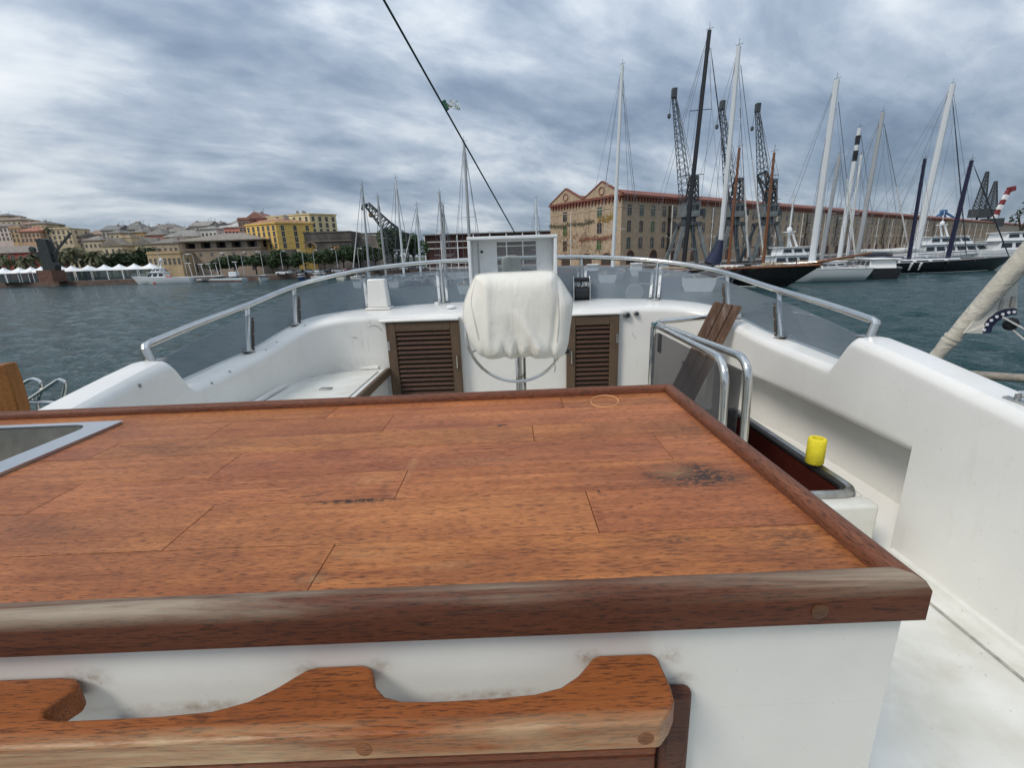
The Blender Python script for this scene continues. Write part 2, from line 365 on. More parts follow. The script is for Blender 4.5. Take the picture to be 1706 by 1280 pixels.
# plan of the cap: (x, y, z) of the outer edge (foot of the screen) and the inner lip, from the bow centre to the stern, one side
OUT = [(0, 3.72, D(.33)), (.5, 3.68, D(.33)), (.95, 3.52, D(.332)), (1.22, 3.36, D(.338)), (1.40, 3.15, D(.36)), (1.475, 2.92, D(.415)), (1.51, 2.67, D(.462)), (1.53, 2.35, D(.485)), (1.535, 2.0, D(.505))]
LIP = [(0, 3.17, D(.355)), (.55, 3.16, D(.353)), (.95, 3.135, D(.352)), (1.16, 3.09, D(.362)), (1.30, 2.99, D(.388)), (1.375, 2.86, D(.432)), (1.41, 2.6, D(.478)), (1.43, 2.33, D(.500)), (1.44, 2.0, D(.518))]
so, sl = spline(OUT, 5), spline(LIP, 5)
AFT = [(1.985, .507), (1.972, .505), (1.962, .494), (1.950, .474), (1.893, .386), (1.882, .373), (1.868, .366), (1.85, .3655),  (1.7, .386), (1.56, .408), (1.5005, .418), (1.5, .4181), (1.4995, .4182), (1.44, .428), (1.2, .468), (.8, .53), (.3, .61), (-.6, .75)]
for y, d in AFT:
    so.append(Vector((1.535, y, D(d)))); sl.append(Vector((1.44, y, D(d + .006))))
def section(o, l, side, rec):
    """Cross-section of the bulwark: outside bottom up over the cap and down the inside to the deck."""
    out2 = (Vector((o.x, o.y, 0)) - Vector((l.x, l.y, 0)))
    n = out2.normalized() if out2.length > .001 else Vector((1, 0, 0))
    zc = o.z
    P = [o + n * .13 + Vector((0, 0, -.9)), o + n * .05 + Vector((0, 0, -.10)), o + n * .045 + Vector((0, 0, -.028)), o + n * .03 + Vector((0, 0, -.006)), o]
    P += [l.lerp(o, .12) + Vector((0, 0, .002)), l + Vector((0, 0, -.006)), l - n * .014 + Vector((0, 0, -.022)), l - n * .0165 + Vector((0, 0, -.034)), l - n * .0165 + Vector((0, 0, -.048))]
    w = l - n * .0165
    for dz, dr in ((.45, 0), (.432, 0), (.422, .004), (.41, .016), (.385, .13), (.22, .17), (.10, .15), (.02, .03), (0, 0)):
        z = min(dz, l.z - .06)
        q = Vector((w.x, w.y, z)) + (n * dr * rec); P.append(q)
    return [Vector((p.x * side, p.y, p.z)) for p in P]
rings = []
for i in range(len(so) - 1, -1, -1):
    rings.append(section(so[i], sl[i], -1, 0))
for i in range(1, len(so)):
    y = sl[i].y
    rings.append(section(so[i], sl[i], 1, 1.0 if (1.5001 < y < 2.95) else 0.0))
from mathutils.bvhtree import BVHTree
_b = MB().loft(rings, closed_u=False); BVH = BVHTree.FromPolygons([Vector(v) for v in _b.v], _b.f)
def on_hull(px, py):
    """Point of the bulwark that shows at this picture pixel."""
    h = BVH.ray_cast(CAM, ray(px, py).normalized()); return h[0] if h[0] is not None else AZ(px, py, D(.4))
bw = MB().loft(rings, closed_u=False).build('bulwark', gel, fb, smooth=True); bw.data.set_sharp_from_angle(angle=R(32))
add_spots(gel, [(-1.12, .455, .25, .06, .4), (-.95, .74, .06, .08, .4), (-1.02, .62, .012, .10, .5), (-.98, .58, .01, .08, .5), (-1.08, .6, .008, .09, .4)], (.36, .34, .26))
MB().box(-1.62, 1.62, -1.0, 3.2, -.06, 0).build('deck', gel_dirty, fb)
# cove where deck and starboard wall meet
MB().tube([(1.425, -.5, .0), (1.425, 1.49, .0)], .022, 8).build('deck_cove', gel_dirty, fb, smooth=True)
MB().box(1.33, 1.338, -.5, 1.45, .001, .005).build('deck_seam', mat('grey_sealant', (.36, .35, .31), .8, var=.3, scale=30), fb)
# round scupper in the recess
MB().box(1.585, 1.597, 1.56, 1.70, .09, .125).build('scupper', white, fb, bevel=.004)
# ledges over the locker doors
MB().box(-.885, -.345, 3.075, 3.15, .735, .752).build('door_ledge', gel, fb, bevel=.006)
MB().box(.37, .76, 3.09, 3.15, .735, .752).build('door_ledge', gel, fb, bevel=.006)
def louvre_door(x0, x1, z0, z1, y, handle_x, hinge_x, label):
    fw, t = .062, .022
    d = tag(MB().box(x0 + fw - .01, x1 - fw + .01, y - .003, y + .004, z0 + fw - .01, z1 - fw + .01).build('louvre_door', mat('locker_dark', (.02, .016, .012), .9), fb), label)
    for xa in (x0, x1 - fw): MB().box(xa, xa + fw, y - t, y, z0, z1).build('stile', grey_teak_v, d, bevel=.004, color=(1, 1, 1))
    MB().box(x0 + fw + .0008, x1 - fw - .0008, y - t + .001, y - .001, z1 - fw, z1 - .0005).build('top_rail', grey_teak, d, bevel=.004, color=(.95, .95, .95))
    MB().box(x0 + fw + .0008, x1 - fw - .0008, y - t + .001, y - .001, z0 + .0005, z0 + fw).build('bottom_rail', grey_teak, d, bevel=.004, color=(.9, .9, .9))
    n = 17; h = (z1 - z0 - 2 * fw) / n
    me = MB().obox((0, 0, 0), ((x1 - x0 - 2 * fw) / 2 - .002, 0, 0), (0, .0065, .0085 * h / .031), (0, -.0018, .0018)).mesh('slat', wood('louvre_teak' + label[:4], (.065, .034, .022), (.115, .062, .040), (.025, .014, .010), grain=(2.5, 30, 30), rough=.65), False)
    for k in range(n):
        inst('slat', me, ((x0 + x1) / 2, y - .011 - fb.location.y, z0 + fw + h * (k + .5)), 0, d, (random.uniform(.85, 1.1),) * 3)
    hz = (z0 + z1) / 2 + .06
    MB().tube([(handle_x, y - .022, hz - .05), (handle_x, y - .034, hz - .046), (handle_x, y - .034, hz + .046), (handle_x, y - .022, hz + .05)], .0045, 6).build('handle', steel, d, smooth=True)
    for hzz in (z0 + .12, z1 - .16):
        MB().box(hinge_x - .008, hinge_x + .008, y - .026, y - .02, hzz - .03, hzz + .03).build('hinge', dullsteel, d, bevel=.002)
louvre_door(-.845, -.345,   .05, .73, 3.112, -.375, -.835, 'port louvred teak locker door with a steel handle on its right')
louvre_door(.385, .745, .05, .73, 3.120, .418, .735, 'starboard louvred teak locker door with a steel handle on its left')
# hairline rings left on the bulkhead by old instruments
mark = mat('faint_grey_mark', (.45, .44, .40), .7, var=.2, scale=20)
for cx_, cz_, r_, a0, a1 in ((.905, .615, .062, 190, 350), (-.93, .67, .045, 10, 170), (-1.13, .665, .02, -60, 100), (-1.07, .66, .02, 170, 320)):
    pts = [(cx_ + r_ * math.cos(R(a)), (3.127 if cx_ > 0 else 3.118 - .02 * (cx_ < -1)), cz_ + r_ * math.sin(R(a))) for a in range(a0, a1, 8)]
    MB().tube(pts, .002, 5).build('instrument_ring', mark, fb)
# socket and switch beside the starboard door
def fitting(px, py, r, nm):
    p = AY(px, py, 3.105)
    o = MB().lathe([(r, .03), (r, .006), (r * .8, 0), (r * .62, 0)], (p.x, p.y, p.z), 20, 'Y').build(nm, dullsteel, fb, smooth=True)
    MB().lathe([(r * .6, .02), (r * .6, -.004), (r * .3, -.008)], (p.x, p.y, p.z), 16, 'Y').build('core', black, o, smooth=True)
fitting(1045.5, 525.5, .024, 'key_socket'); fitting(1061, 523, .018, 'switch')
# port bench
bs = MB().box(-1.40, -.875, 1.4, 3.13, .0, .405).build('bench_seat', gel, fb, bevel=.02)
MB().box(-1.31, -.91, 1.5, 3.04, .405, .413).build('seat_lid', gel_dirty, bs, bevel=.004)
MB().tube([(-1.392, 1.5, .418), (-1.392, 3.03, .418), (-1.36, 3.105, .418), (-.93, 3.118, .418)], .014, 8).build('cove', gel, bs, smooth=True)
MB().box(-.872, -.842, 1.4, 3.10, .365, .418).build('wood_trim', grey_teak_v, bs, bevel=.008, color=(.95, 1, 1))
p = AZ(543, 648, .415)
MB().box(p.x - .035, p.x + .035, p.y - .02, p.y + .02, .4135, .419).build('latch', dullsteel, bs, bevel=.002)
# starboard stairwell coaming with its steel-rimmed opening
sw = MB()
sw.box(.80, 1.30, 1.44, 1.515, 0, .235).box(.80, 1.30, 2.5, 2.6, 0, .235).box(1.262, 1.3005, 1.516, 2.499, 0, .2345).box(.80, .86, 1.516, 2.499, 0, .2345)
sw = sw.build('stairwell_coaming', gel_dirty, fb, bevel=.012)
rim = round_path([(1.05, 1.51, .243), (1.268, 1.51, .243), (1.268, 2.505, .243), (.85, 2.505, .243), (.85, 1.51, .243), (1.05, 1.51, .243)], .07, 6)
MB().tube(rim[:-1], .018, 8, closed=True).build('stairwell_rim', dullsteel, sw, smooth=True)
rim2 = [Vector((1.06 + (p.x - 1.06) * .925, 2.0 + (p.y - 2.0) * .965, .238)) for p in rim]
MB().tube(rim2[:-1], .012, 8, closed=True).build('rubber_seal', black, sw, smooth=True)
MB().box(.862, 1.2605, 1.517, 1.53, .002, .225).box(1.246, 1.2605, 1.5305, 2.485, .002, .225).box(.862, 1.2605, 2.486, 2.498, .002, .225).box(.862, 1.2455, 1.5305, 2.4855, .004, .02).build('stairwell_lining', red_wood, sw)

# ---------------------------------------------------------------- rail and smoked screen
RAIL = [(0, 3.76, D(.004)), (.5, 3.72, D(.012)), (.9, 3.60, D(.035)), (1.18, 3.43, D(.072)), (1.40, 3.14, D(.130)), (1.50, 2.66, D(.215)), (1.535, 2.25, D(.266)), (1.540, 1.93, D(.306))]
rr = spline(RAIL, 8)
full = [Vector((-p.x, p.y, p.z)) for p in rr[::-1]] + rr[1:]
gr = thing('guard_rail', 'curved stainless guard rail with smoked acrylic screen panels around the bow of the flybridge', 'guard rail', (0, 3.7, D(.33)))
ends = []
for s in (-1, 1):
    ends.append([Vector((s * 1.540, 1.908, D(.312))), Vector((s * 1.536, 1.899, D(.330)))])
tubep = ends[0][::-1] + full + ends[1]
MB().tube(tubep, .017, 10).build('top_rail', steel, gr, smooth=True)
for s in (-1, 1):
    b = Vector((s * 1.515, 1.90, D(.372)))
    MB().tube([Vector((s * 1.537, 1.899, D(.318))), Vector((s * 1.522, 1.898, D(.376)))], .0205, 12).build('end_post', steel, gr, smooth=True)
    MB().box(s * 1.518 - .03, s * 1.518 + .03, 1.85, 1.945, D(.378), D(.3695)).build('base_plate', dullsteel, gr, bevel=.002)
def proj(p):
    q = CROT.transposed() @ (Vector(p) - CAM); return CX + FPX * q.x / -q.z, CY - FPX * q.y / -q.z
def nearest_t(curve, px):
    for i in range(len(curve) - 1):
        a, b = proj(curve[i])[0], proj(curve[i + 1])[0]
        if a <= px <= b: return i + (px - a) / max(1e-6, b - a)
    return len(curve) - 1.001
def at(curve, t):
    i = min(int(t), len(curve) - 2); return curve[i].lerp(curve[i + 1], t - i)
foot = spline(OUT, 5); footf = [Vector((-p.x, p.y, p.z)) for p in foot[::-1]] + foot[1:]
STN = [(412, 409), (490, 489), (611, 617), (733, 738), (968, 972), (1096, 1092), (1211, 1218), (1298, 1306)]
st3 = []
for a, b in STN:
    T = at(full, nearest_t(full, a)); B = at(footf, nearest_t(footf, b)); inn = Vector((-B.x, 2.0 - B.y, 0)).normalized()
    B = B + inn * .022; st3.append((T, B, inn))
pane_t = Vector((0, 0, 0))
for k, (T, B, inn) in enumerate(st3):
    st = MB().tube([T + Vector((0, 0, -.01)), B], .0125, 8).build('stanchion', steel, gr, smooth=True)
    side = (T - B).cross(inn).normalized()
    MB().obox(B + Vector((0, 0, .001)), side * .045, inn * .03, (0, 0, .004)).build('base_plate', dullsteel, st, bevel=.002)
    for s in ((-1, 1) if 2 <= k <= 5 else ((1,) if k < 2 else (-1,))):
        a = B.lerp(T, .05) + side * s * .030 + inn * .004; c = B.lerp(T, .76) + side * s * .030 + inn * .004
        MB().bar(a, c, .020 if 2 <= k <= 5 else .014, .007, up=inn).build('clamp_strip', alu if 2 <= k <= 5 else mat('rusty_strip', (.09, .065, .05), .5, metal=.5, var=.3, scale=30), st, bevel=.002)
        for f in (.08, .5, .92):
            MB().lathe([(.0045, 0), (.0045, -.003), (.002, -.005)], a.lerp(c, f) + inn * .006, 8, 'Y').build('bolt', dullsteel, st)
# smoked panels: one per bay, between foot and about three quarters of the rail height
bays = [None] + st3 + [None]
def panel(t0, t1, f0, f1, top=.80, topend=None):
    n = 10; ring = []
    for i in range(n + 1):
        u = i / n; T = at(full, t0 + (t1 - t0) * u); B = at(footf, f0 + (f1 - f0) * u)
        inn = Vector((-B.x, 2.0 - B.y, 0)).normalized()
        tp = top if topend is None else topend[0] + (topend[1] - topend[0]) * u
        lo = B + inn * .012 + Vector((0, 0, -.004)); hi = B.lerp(T, tp) + inn * .012
        ring.append([lo, hi, hi + inn * .006, lo + inn * .006])
    MB().loft(ring, cap=True).build('screen_panel', smoke, gr, smooth=True)
rt = [nearest_t(full, a) for a, b in STN]; ft = [nearest_t(footf, b) for a, b in STN]
eps = .06
for k in range(len(STN) - 1): panel(rt[k] + eps, rt[k + 1] - eps, ft[k] + eps, ft[k + 1] - eps)
panel(.6, rt[0] - eps, .0, ft[0] - eps, topend=(.64, .80)); panel(rt[-1] + eps, len(full) - 1.6, ft[-1] + eps, len(footf) - 1.0, topend=(.80, .64))

# cap fittings: small drain plugs along the port cap, cleat on the starboard cap
for px, py in ((232, 641), (352, 638), (382, 619), (443, 583), (461, 570), (508, 542)):
    q = on_hull(px, py)
    MB().lathe([(.0065, -.01), (.0065, .002), (.004, .003)], q, 10).build('cap_plug', dullsteel, fb, smooth=True)

# ---------------------------------------------------------------- helm: pedestal, wheel and canvas cover
hy = 2.2
hc = AY(859, 540, hy)
hm = thing('helm_console', 'steering helm on a steel pedestal under a tied white canvas cover', 'helm', (hc.x, hy, 0))
MB().tube([(hc.x + .02, hy + .03, 0), (hc.x + .02, hy + .03, hc.z)], .026, 16).build('pedestal', steel, hm, smooth=True)
MB().lathe([(.09, .0), (.09, .012), (.04, .02)], (hc.x + .02, hy + .03, 0), 20).build('pedestal_foot', steel, hm, smooth=True)
wr = .248; wz_ = hc.z - .032
ring = [(hc.x + .002 + wr * math.cos(a), hy + .03 + .06 * math.sin(a), wz_ + wr * math.sin(a)) for a in [2 * math.pi * i / 48 for i in range(48)]]
whl = MB().tube(ring, .0075, 8, closed=True).build('steering_wheel', steel, hm, smooth=True)
for a in (-90, 30, 150, 205, -25):
    MB().tube([(hc.x, hy + .03, wz_), (hc.x + wr * math.cos(R(a)), hy + .03 + .06 * math.sin(R(a)), wz_ + wr * math.sin(R(a)))], .006, 6).build('spoke', steel, whl, smooth=True)
# cover outline in picture pixels, walked clockwise from top left
OL = [(789, 466), (797, 459), (830, 456), (880, 454), (918, 453), (932, 464), (946, 485), (955, 502), (954, 522), (950, 548), (946, 574), (938, 590), (922, 594), (900, 595), (878, 594), (856, 596), (834, 595), (816, 597), (802, 592), (790, 580), (779, 560), (772, 535), (772, 512), (779, 488)]
ol = spline([AY(x, y, hy) for x, y in OL], 8, closed=True)
cz = AY(862, 528, hy)
cv = MB(); nr = 44; rings = []
rnd = random.Random(3)
for i in range(nr + 1):
    f = i / nr; ringp = []
    for j, p in enumerate(ol):
        a = math.atan2(p.z - cz.z, p.x - cz.x)
        q = cz.lerp(p, f)
        dx, dz = q.x - cz.x, q.z - cz.z
        hemf = max(0, min(1, (-dz - .075) / .12)) ** 1.6                # gathers only near the hem
        g_ = dx + .012 * math.sin(dx * 23) ; fold = .034 * hemf * (abs(math.sin(g_ * 41 + .6 + 2 * dz)) ** .7 - .5) + .012 * hemf * math.sin(g_ * 97 + 5 * dz)
        fold += .006 * math.sin(dx * 9 + dz * 5) + .003 * math.sin(dz * 15 - dx * 14 + 1)
        fold += .019 * math.exp(-((dx - .035 + .55 * (dz + .03)) / .028) ** 2) * max(0, min(1, (.05 - dz) / .12))   # diagonal crease
        fold -= .013 * math.exp(-((dx + .035 + .25 * dz) / .03) ** 2) * max(0, min(1, (.03 - dz) / .1))
        fold += .010 * math.exp(-((dx + .14) / .022) ** 2) - .010 * math.exp(-((dx - .175 - .12 * dz) / .014) ** 2)
        bulge = .135 * (1 - f ** 7) ** .5
        yy = hy + .03 - bulge - fold - .09 * (cz.z - q.z)
        if f == 1: yy = hy + .05
        ringp.append(Vector((q.x, yy, q.z)))
    rings.append(ringp)
back = [Vector((p.x * 1.0, hy + .15, p.z - .0)) for p in ol]
hem = [Vector((cz.x + (p.x - cz.x) * .9, hy + .16, cz.z + (p.z - cz.z) * .9)) for p in ol]
rings += [back, hem]
cv.loft(rings)
canvas = mat('white_canvas', (.74, .70, .61), .85, var=.04, scale=5, col2=(.80, .775, .70), bump=.12, bscale=300)
def add_folds(m, strength, dist, scale, stretch=(1, 1, 1)):
    nt = m.node_tree; N = nt.nodes.new; L = nt.links.new; b = nt.nodes['Principled BSDF']
    tc = N('ShaderNodeTexCoord'); mp = N('ShaderNodeMapping'); mp.inputs['Scale'].default_value = stretch; L(tc.outputs['Object'], mp.inputs[0])
    n = N('ShaderNodeTexNoise'); n.inputs['Scale'].default_value = scale; n.inputs['Detail'].default_value = 3; n.inputs['Distortion'].default_value = .8; L(mp.outputs[0], n.inputs['Vector'])
    bp = N('ShaderNodeBump'); bp.inputs['Strength'].default_value = strength; bp.inputs['Distance'].default_value = dist; L(n.outputs['Fac'], bp.inputs['Height'])
    old = b.inputs['Normal'].links
    if old: L(old[0].from_socket, bp.inputs['Normal'])
    L(bp.outputs[0], b.inputs['Normal'])
add_folds(canvas, .38, .022, 9, (1.5, 1, .5))
add_spots(canvas, [(.03, cz.z - .13, .08, .05, .4), (-.11, cz.z - .16, .06, .04, .6), (.10, cz.z - .15, .06, .04, .6), (.0, cz.z - .17, .18, .025, .5)], (.47, .37, .24))
c = cv.build('canvas_cover', canvas, hm, smooth=True)
MB().tube([rings[nr][i] + Vector((0, -.003, 0)) for i in range(len(ol))], .005, 6, closed=True).build('piping', mat('canvas_edge', (.62, .6, .55), .9), c, smooth=True)
sm = []
for x, y in ((790, 468), (783, 500), (786, 530), (794, 560), (806, 593)): sm.append((x, y))
def on_cover(x, y):
    q = AY(x, y, hy - .12); return q
def lift(pt):
    """Push a point on the y = const plane onto the cover's front surface (nearest mesh vertex)."""
    return min((v for rg in rings[:nr + 1] for v in rg), key=lambda v: (v.x - pt.x) ** 2 + (v.z - pt.z) ** 2)
for seam in ([(791, 470), (785, 500), (789, 530), (797, 560), (806, 590)], [(921, 458), (928, 490), (931, 525), (929, 560), (925, 592)]):
    pts = [lift(AY(x, y, hy - .1)) + Vector((0, -.001, 0)) for x, y in seam]
    MB().tube(spline(pts, 5), .003, 5).build('seam', mat('seam_thread', (.6, .58, .52), .9), c, smooth=True)
q = AY(924, 594, hy); MB().tube(spline([q, q + Vector((-.004, -.02, -.03)), q + Vector((.002, -.015, -.05)), q + Vector((-.004, -.02, -.075))], 5), .003, 5).build('tie_cord', rope, c)
q = AY(943, 586, hy - .03); MB().lathe([(.004, -.02), (.012, -.015), (.013, .015), (.004, .02)], q, 10, 'X').build('toggle', black, c, smooth=True)

# ---------------------------------------------------------------- white box-shaped spray screen on the coaming
by = 3.32
a0, a1 = AY(778, 395, by), AY(928, 390, by)
x0, x1, zt, zb = a0.x, a1.x, (a0.z + a1.z) / 2, D(.335)
bx = thing('spray_screen', 'white framed clear spray screen standing on the coaming behind the covered helm', 'windscreen', ((x0 + x1) / 2, by, zb))
ft_, dp = .05, .17
MB().box(x0, x0 + .02, by, by + dp, zb, zt - .0215).build('side_panel', alu, bx, bevel=.003)
MB().box(x1 - .02, x1, by, by + dp, zb, zt - .0215).build('side_panel', alu, bx, bevel=.003)
MB().box(x0 - .003, x1 + .003, by - .004, by + dp + .004, zt - .02, zt).build('top_panel', alu, bx, bevel=.004)
fr = MB().box(x0 + .0205, x0 + .20, by + dp - .03, by + dp - .008, zb, zt - .0205).build('frame_left', alu, bx, bevel=.002)
MB().lathe([(.010, -.002), (.010, .006)], (x0 + .09, by + dp - .034, zt - .10), 12, 'Y').build('finger_hole', black, fr)
MB().box(x0 + .062, x0 + .068, by + dp - .036, by + dp - .0305, zb + .02, zt - .03).build('hinge_rod', dullsteel, fr)
MB().box(x1 - .135, x1 - .0205, by + dp - .03, by + dp - .008, zb, zt - .0205).build('frame_right', alu, bx, bevel=.002)
MB().box(x0 + .2005, x1 - .1355, by + dp - .03, by + dp - .008, zt - .035, zt - .0205).build('frame_top', alu, bx, bevel=.002)
MB().box(x0 + .2005, x1 - .1355, by + dp - .022, by + dp - .016, zb, zt - .0355).build('pane', clear, bx)
# canvas-wrapped lamp behind it
q = AY(852, 440, 3.62); zb2 = D(.33)
pf = [(.066, zb2 - .01), (.07, zb2 + .05), (.072, zb2 + .15), (.074, zb2 + .24), (.078, zb2 + .29), (.070, zb2 + .33), (.04, zb2 + .345), (.01, zb2 + .347)]
lm = MB().lathe(pf, (q.x, 3.62, 0), 24).build('covered_lamp', mat('grey_canvas', (.50, .475, .42), .9, var=.15, scale=14, bump=.4, bscale=40), None, smooth=True)
tag(rebase(lm, (q.x, 3.62, zb2)), 'searchlight wrapped in grey canvas seen through the clear spray screen', 'searchlight')
# vent box
q = AZ(633, 514, D(.333)); vb = thing('vent_box', 'white tapered ventilator box on the port coaming against the smoked screen', 'vent', q)
w = .075; h = .215
MB().loft([[q + Vector((s * w * k, t * .05 * k, z)) for s, t in ((-1, -1), (1, -1), (1, 1), (-1, 1))] for k, z in ((1.0, .012), (.82, h))], cap=True).build('casing', gel, vb, bevel=.008)
MB().box(q.x - w - .014, q.x + w + .014, q.y - .064, q.y + .064, q.z - .004, q.z + .0115).build('flange', gel, vb, bevel=.004)
# black compass / roller
q = AZ(968, 502, D(.345)); RS = 1.4; rl = thing('fairlead_roller', 'black roller in a chromed bracket on the coaming right of the helm', 'roller', q)
MB().box(q.x - .07, q.x + .10, q.y - .045, q.y + .06, q.z - .003, q.z + .005).build('base_plate', dullsteel, rl, bevel=.002)
MB().lathe([(.046, -.054), (.052, -.048), (.052, .048), (.046, .054)], (q.x, q.y, q.z + .062), 20, 'X').build('roller', black, rl, smooth=True)
for s in (-1, 1):
    MB().prism([(-.05, .0), (.05, 0), (.042, .10), (.018, .185), (-.018, .185), (-.042, .10)], lambda a, b: (q.x + s * .058, q.y + a, q.z + .004 + b), lambda a, b: (q.x + s * .066, q.y + a, q.z + .004 + b)).build('cheek', steel, rl, bevel=.002)
MB().lathe([(.017, -.057), (.017, .057)], (q.x, q.y, q.z + .165), 12, 'X').build('top_pin', black, rl, smooth=True)
# round white puck behind the screen
q = AY(1057, 488, 3.56); o = MB().lathe([(.062, -.02), (.068, -.012), (.068, .012), (.062, .02)], q, 28, 'Y').build('round_horn', offwhite, None, smooth=True)
tag(rebase(o, q - Vector((0, 0, .068))), 'round off-white disc on the coaming behind the smoked screen', 'horn cover')
for px, py in ((730, 506), (752, 512)):
    q = AZ(px, py, D(.334)); MB().lathe([(.035, -.005), (.035, .008), (.028, .014)], q, 20).build('deck_plug', white, fb, smooth=True)

# ---------------------------------------------------------------- stairwell rail with smoked panel
zr = D(.43)
cr = thing('stairwell_rail', 'bent stainless tube rails with a dark smoked panel around the stairwell', 'handrail', (.9, 2.3, 0))
pB = round_path([(1.46, 2.88, D(.40)), (1.36, 2.90, zr + .03), (.905, 2.88, zr + .005), (.955, 1.78, zr + .005), (.955, 1.74, .10)], .10, 8)
pA = round_path([(.885, 2.80, .0), (.885, 2.80, zr), (.872, 1.80, zr), (.872, 1.76, .10)], .10, 8)
MB().tube(pB, .0168, 12).build('outer_tube', steel, cr, smooth=True)
MB().tube([(.885, 2.80, .0), (.885, 2.80, zr - .01)], .0175, 12).build('post', steel, cr, smooth=True)
pA2 = round_path([(.895, 2.84, zr), (.872, 1.80, zr), (.872, 1.76, .10)], .12, 8)
MB().tube(pA2, .0168, 12).build('inner_tube', steel, cr, smooth=True)
pn = [p for p in round_path([(.880, 2.77, .12), (.880, 2.77, zr - .028), (.872, 1.80, zr - .028), (.872, 1.79, .12)], .10, 6)]
k = len(pn); V = [p + Vector((-.004, 0, 0)) for p in pn] + [p + Vector((.004, 0, 0)) for p in pn]
MB().add(V, [tuple(range(k)), tuple(range(2 * k - 1, k - 1, -1))] + [(i, (i + 1) % k, k + (i + 1) % k, k + i) for i in range(k)]).build('smoked_panel', smoke_dark, cr)
MB().tube([(.897, 2.76, zr - .0), (.876, 2.77, zr - .02), (.868, 2.77, zr + .005), (.89, 2.765, zr + .019), (.91, 2.76, zr + .0), (.90, 2.77, zr - .02)], .005, 6).build('green_lashing', mat('green_cord', (.01, .14, .15), .8), cr, smooth=True)
MB().tube(spline([(.875, 2.765, zr - .02), (.862, 2.76, zr - .1), (.87, 2.755, zr - .17), (.86, 2.76, zr - .24)], 6), .003, 5).build('loose_cord', mat('blue_grey_cord', (.12, .18, .24), .8), cr)
MB().box(.888, .896, 2.66, 2.72, zr - .15, zr - .035).build('black_clip', black, cr, bevel=.006)
MB().box(.965, .973, 1.86, 2.1, .12, zr - .06).build('smoked_edge', smoke_dark, cr)
# leaning board
lb = thing('gangplank_board', 'weathered brown slatted board leaning in the starboard corner behind the tube rail', 'board', (1.0, 2.72, 0))
T0, T1 = AY(1192, 503, 2.80), AY(1238, 511, 2.76)
top_l, top_r = T0, T1; wv = (T1 - T0); low_off = Vector((-.40, -.10, -T0.z + .004))
for k in range(3):
    a = T0 + wv * (k / 3 + .02); b2 = T0 + wv * ((k + 1) / 3 - .02)
    th = Vector((.0, .03, 0))
    MB().add([a, b2, b2 + low_off, a + low_off, a + th, b2 + th, b2 + low_off + th, a + low_off + th], [(0, 1, 2, 3), (7, 6, 5, 4), (0, 4, 5, 1), (1, 5, 6, 2), (2, 6, 7, 3), (3, 7, 4, 0)]).build('slat', plank_teak, lb, bevel=.004, color=(random.uniform(.8, 1.2),) * 3)
a = T0 + low_off * .45; MB().bar(a + Vector((.0, .035, 0)), a + wv + Vector((0, .035, 0)), .05, .012).build('batten', plank_teak, lb)
# yellow foam tube
q = AZ(1356, 772, .262)
yb = MB().lathe([(.029, .0), (.034, .006), (.034, .106), (.030, .112), (.022, .112), (.02, .10), (.02, .01), (.005, .008)], q, 28).build('foam_tube', mat('yellow_foam', (.78, .66, .03), .8, var=.10, scale=30, bump=.2, bscale=160), None, smooth=True)
tag(rebase(yb, q), 'short bright yellow foam tube standing on the stairwell rim', 'foam tube')

# ---------------------------------------------------------------- wet bar counter in the foreground
ZT = .73; X1 = .483; YF, YB = .438, 1.300; XL = -1.7
ct = thing('wet_bar_counter', 'wet bar counter with varnished plank top, dark raised edge and white front', 'counter', (-.4, .87, 0))
# planks: rows run athwartships; (y0, y1, [joints x], tints)
c1 = AZ(205, 702, ZT); SINK = (c1.x - .03, c1.y - .40, c1.y - .018)
rows = [(.472, .5885, [-1.05, -.262]), (.5885, .714, [-.52, .128]), (.714, .8245, [-.85, -.205]), (.8245, .945, [-1.1, -.60, .32]), (.945, 1.045, [-.95, .052]), (1.045, 1.165, [-.75, -.315]), (1.165, 1.272, [-.50, .145])]
# joints are set from where they show on the top
J = {0: [480 + 30, 955], 1: [130, 883], 1.5: [1013, 850], 2: [565, 765], 3: [893, 735], 4: [600, 715]}
rnd = random.Random(11)
tints = {(0, 0): (.95, .92, .9), (0, 1): (.98, .95, .92), (0, 2): (1.08, 1.02, .95)}
for r, (y0, y1, js) in enumerate(rows):
    xs = [XL + .04] + js + [X1 - .03]
    for k in range(len(xs) - 1):
        t = rnd.uniform(.92, 1.06); cc = (t, t * rnd.uniform(.96, 1.05), t * rnd.uniform(.93, 1.08))
        g = .00055
        hx, hy0, hy1 = SINK
        if xs[k] < hx and y1 > hy0 and y0 < hy1:          # the sink well is cut out of the planks
            for (qa, qb, qc, qd) in ((max(xs[k], hx), xs[k + 1], y0, y1), (xs[k], min(xs[k + 1], hx), y0, min(y1, hy0)), (xs[k], min(xs[k + 1], hx), max(y0, hy1), y1)):
                if qb - qa > .01 and qd - qc > .004: MB().box(qa + g, qb - g, qc + g, qd - g, ZT - .018, ZT).build('plank', teak_top, ct, color=cc)
            continue
        MB().box(xs[k] + g, xs[k + 1] - g, y0 + g, y1 - g, ZT - .018, ZT - rnd.uniform(0, .0004)).build('plank', teak_top, ct, bevel=.0005, seg=1, color=cc)
MB().box(SINK[0], X1 - .02, YF + .02, YB - .02, ZT - .03, ZT - .0185).build('substrate', mat('dark_glue', (.03, .015, .01), .9), ct)
def fiddle(poly, name, m, a, b2, c_=(1, 1, 1)):
    pass
prof = [(0, -.034), (0, .006), (.005, .016), (.014, .0205), (.026, .0205), (.032, .016), (.034, .008), (.0345, -.002), (.0345, -.034)]  # distance inwards, height over the top
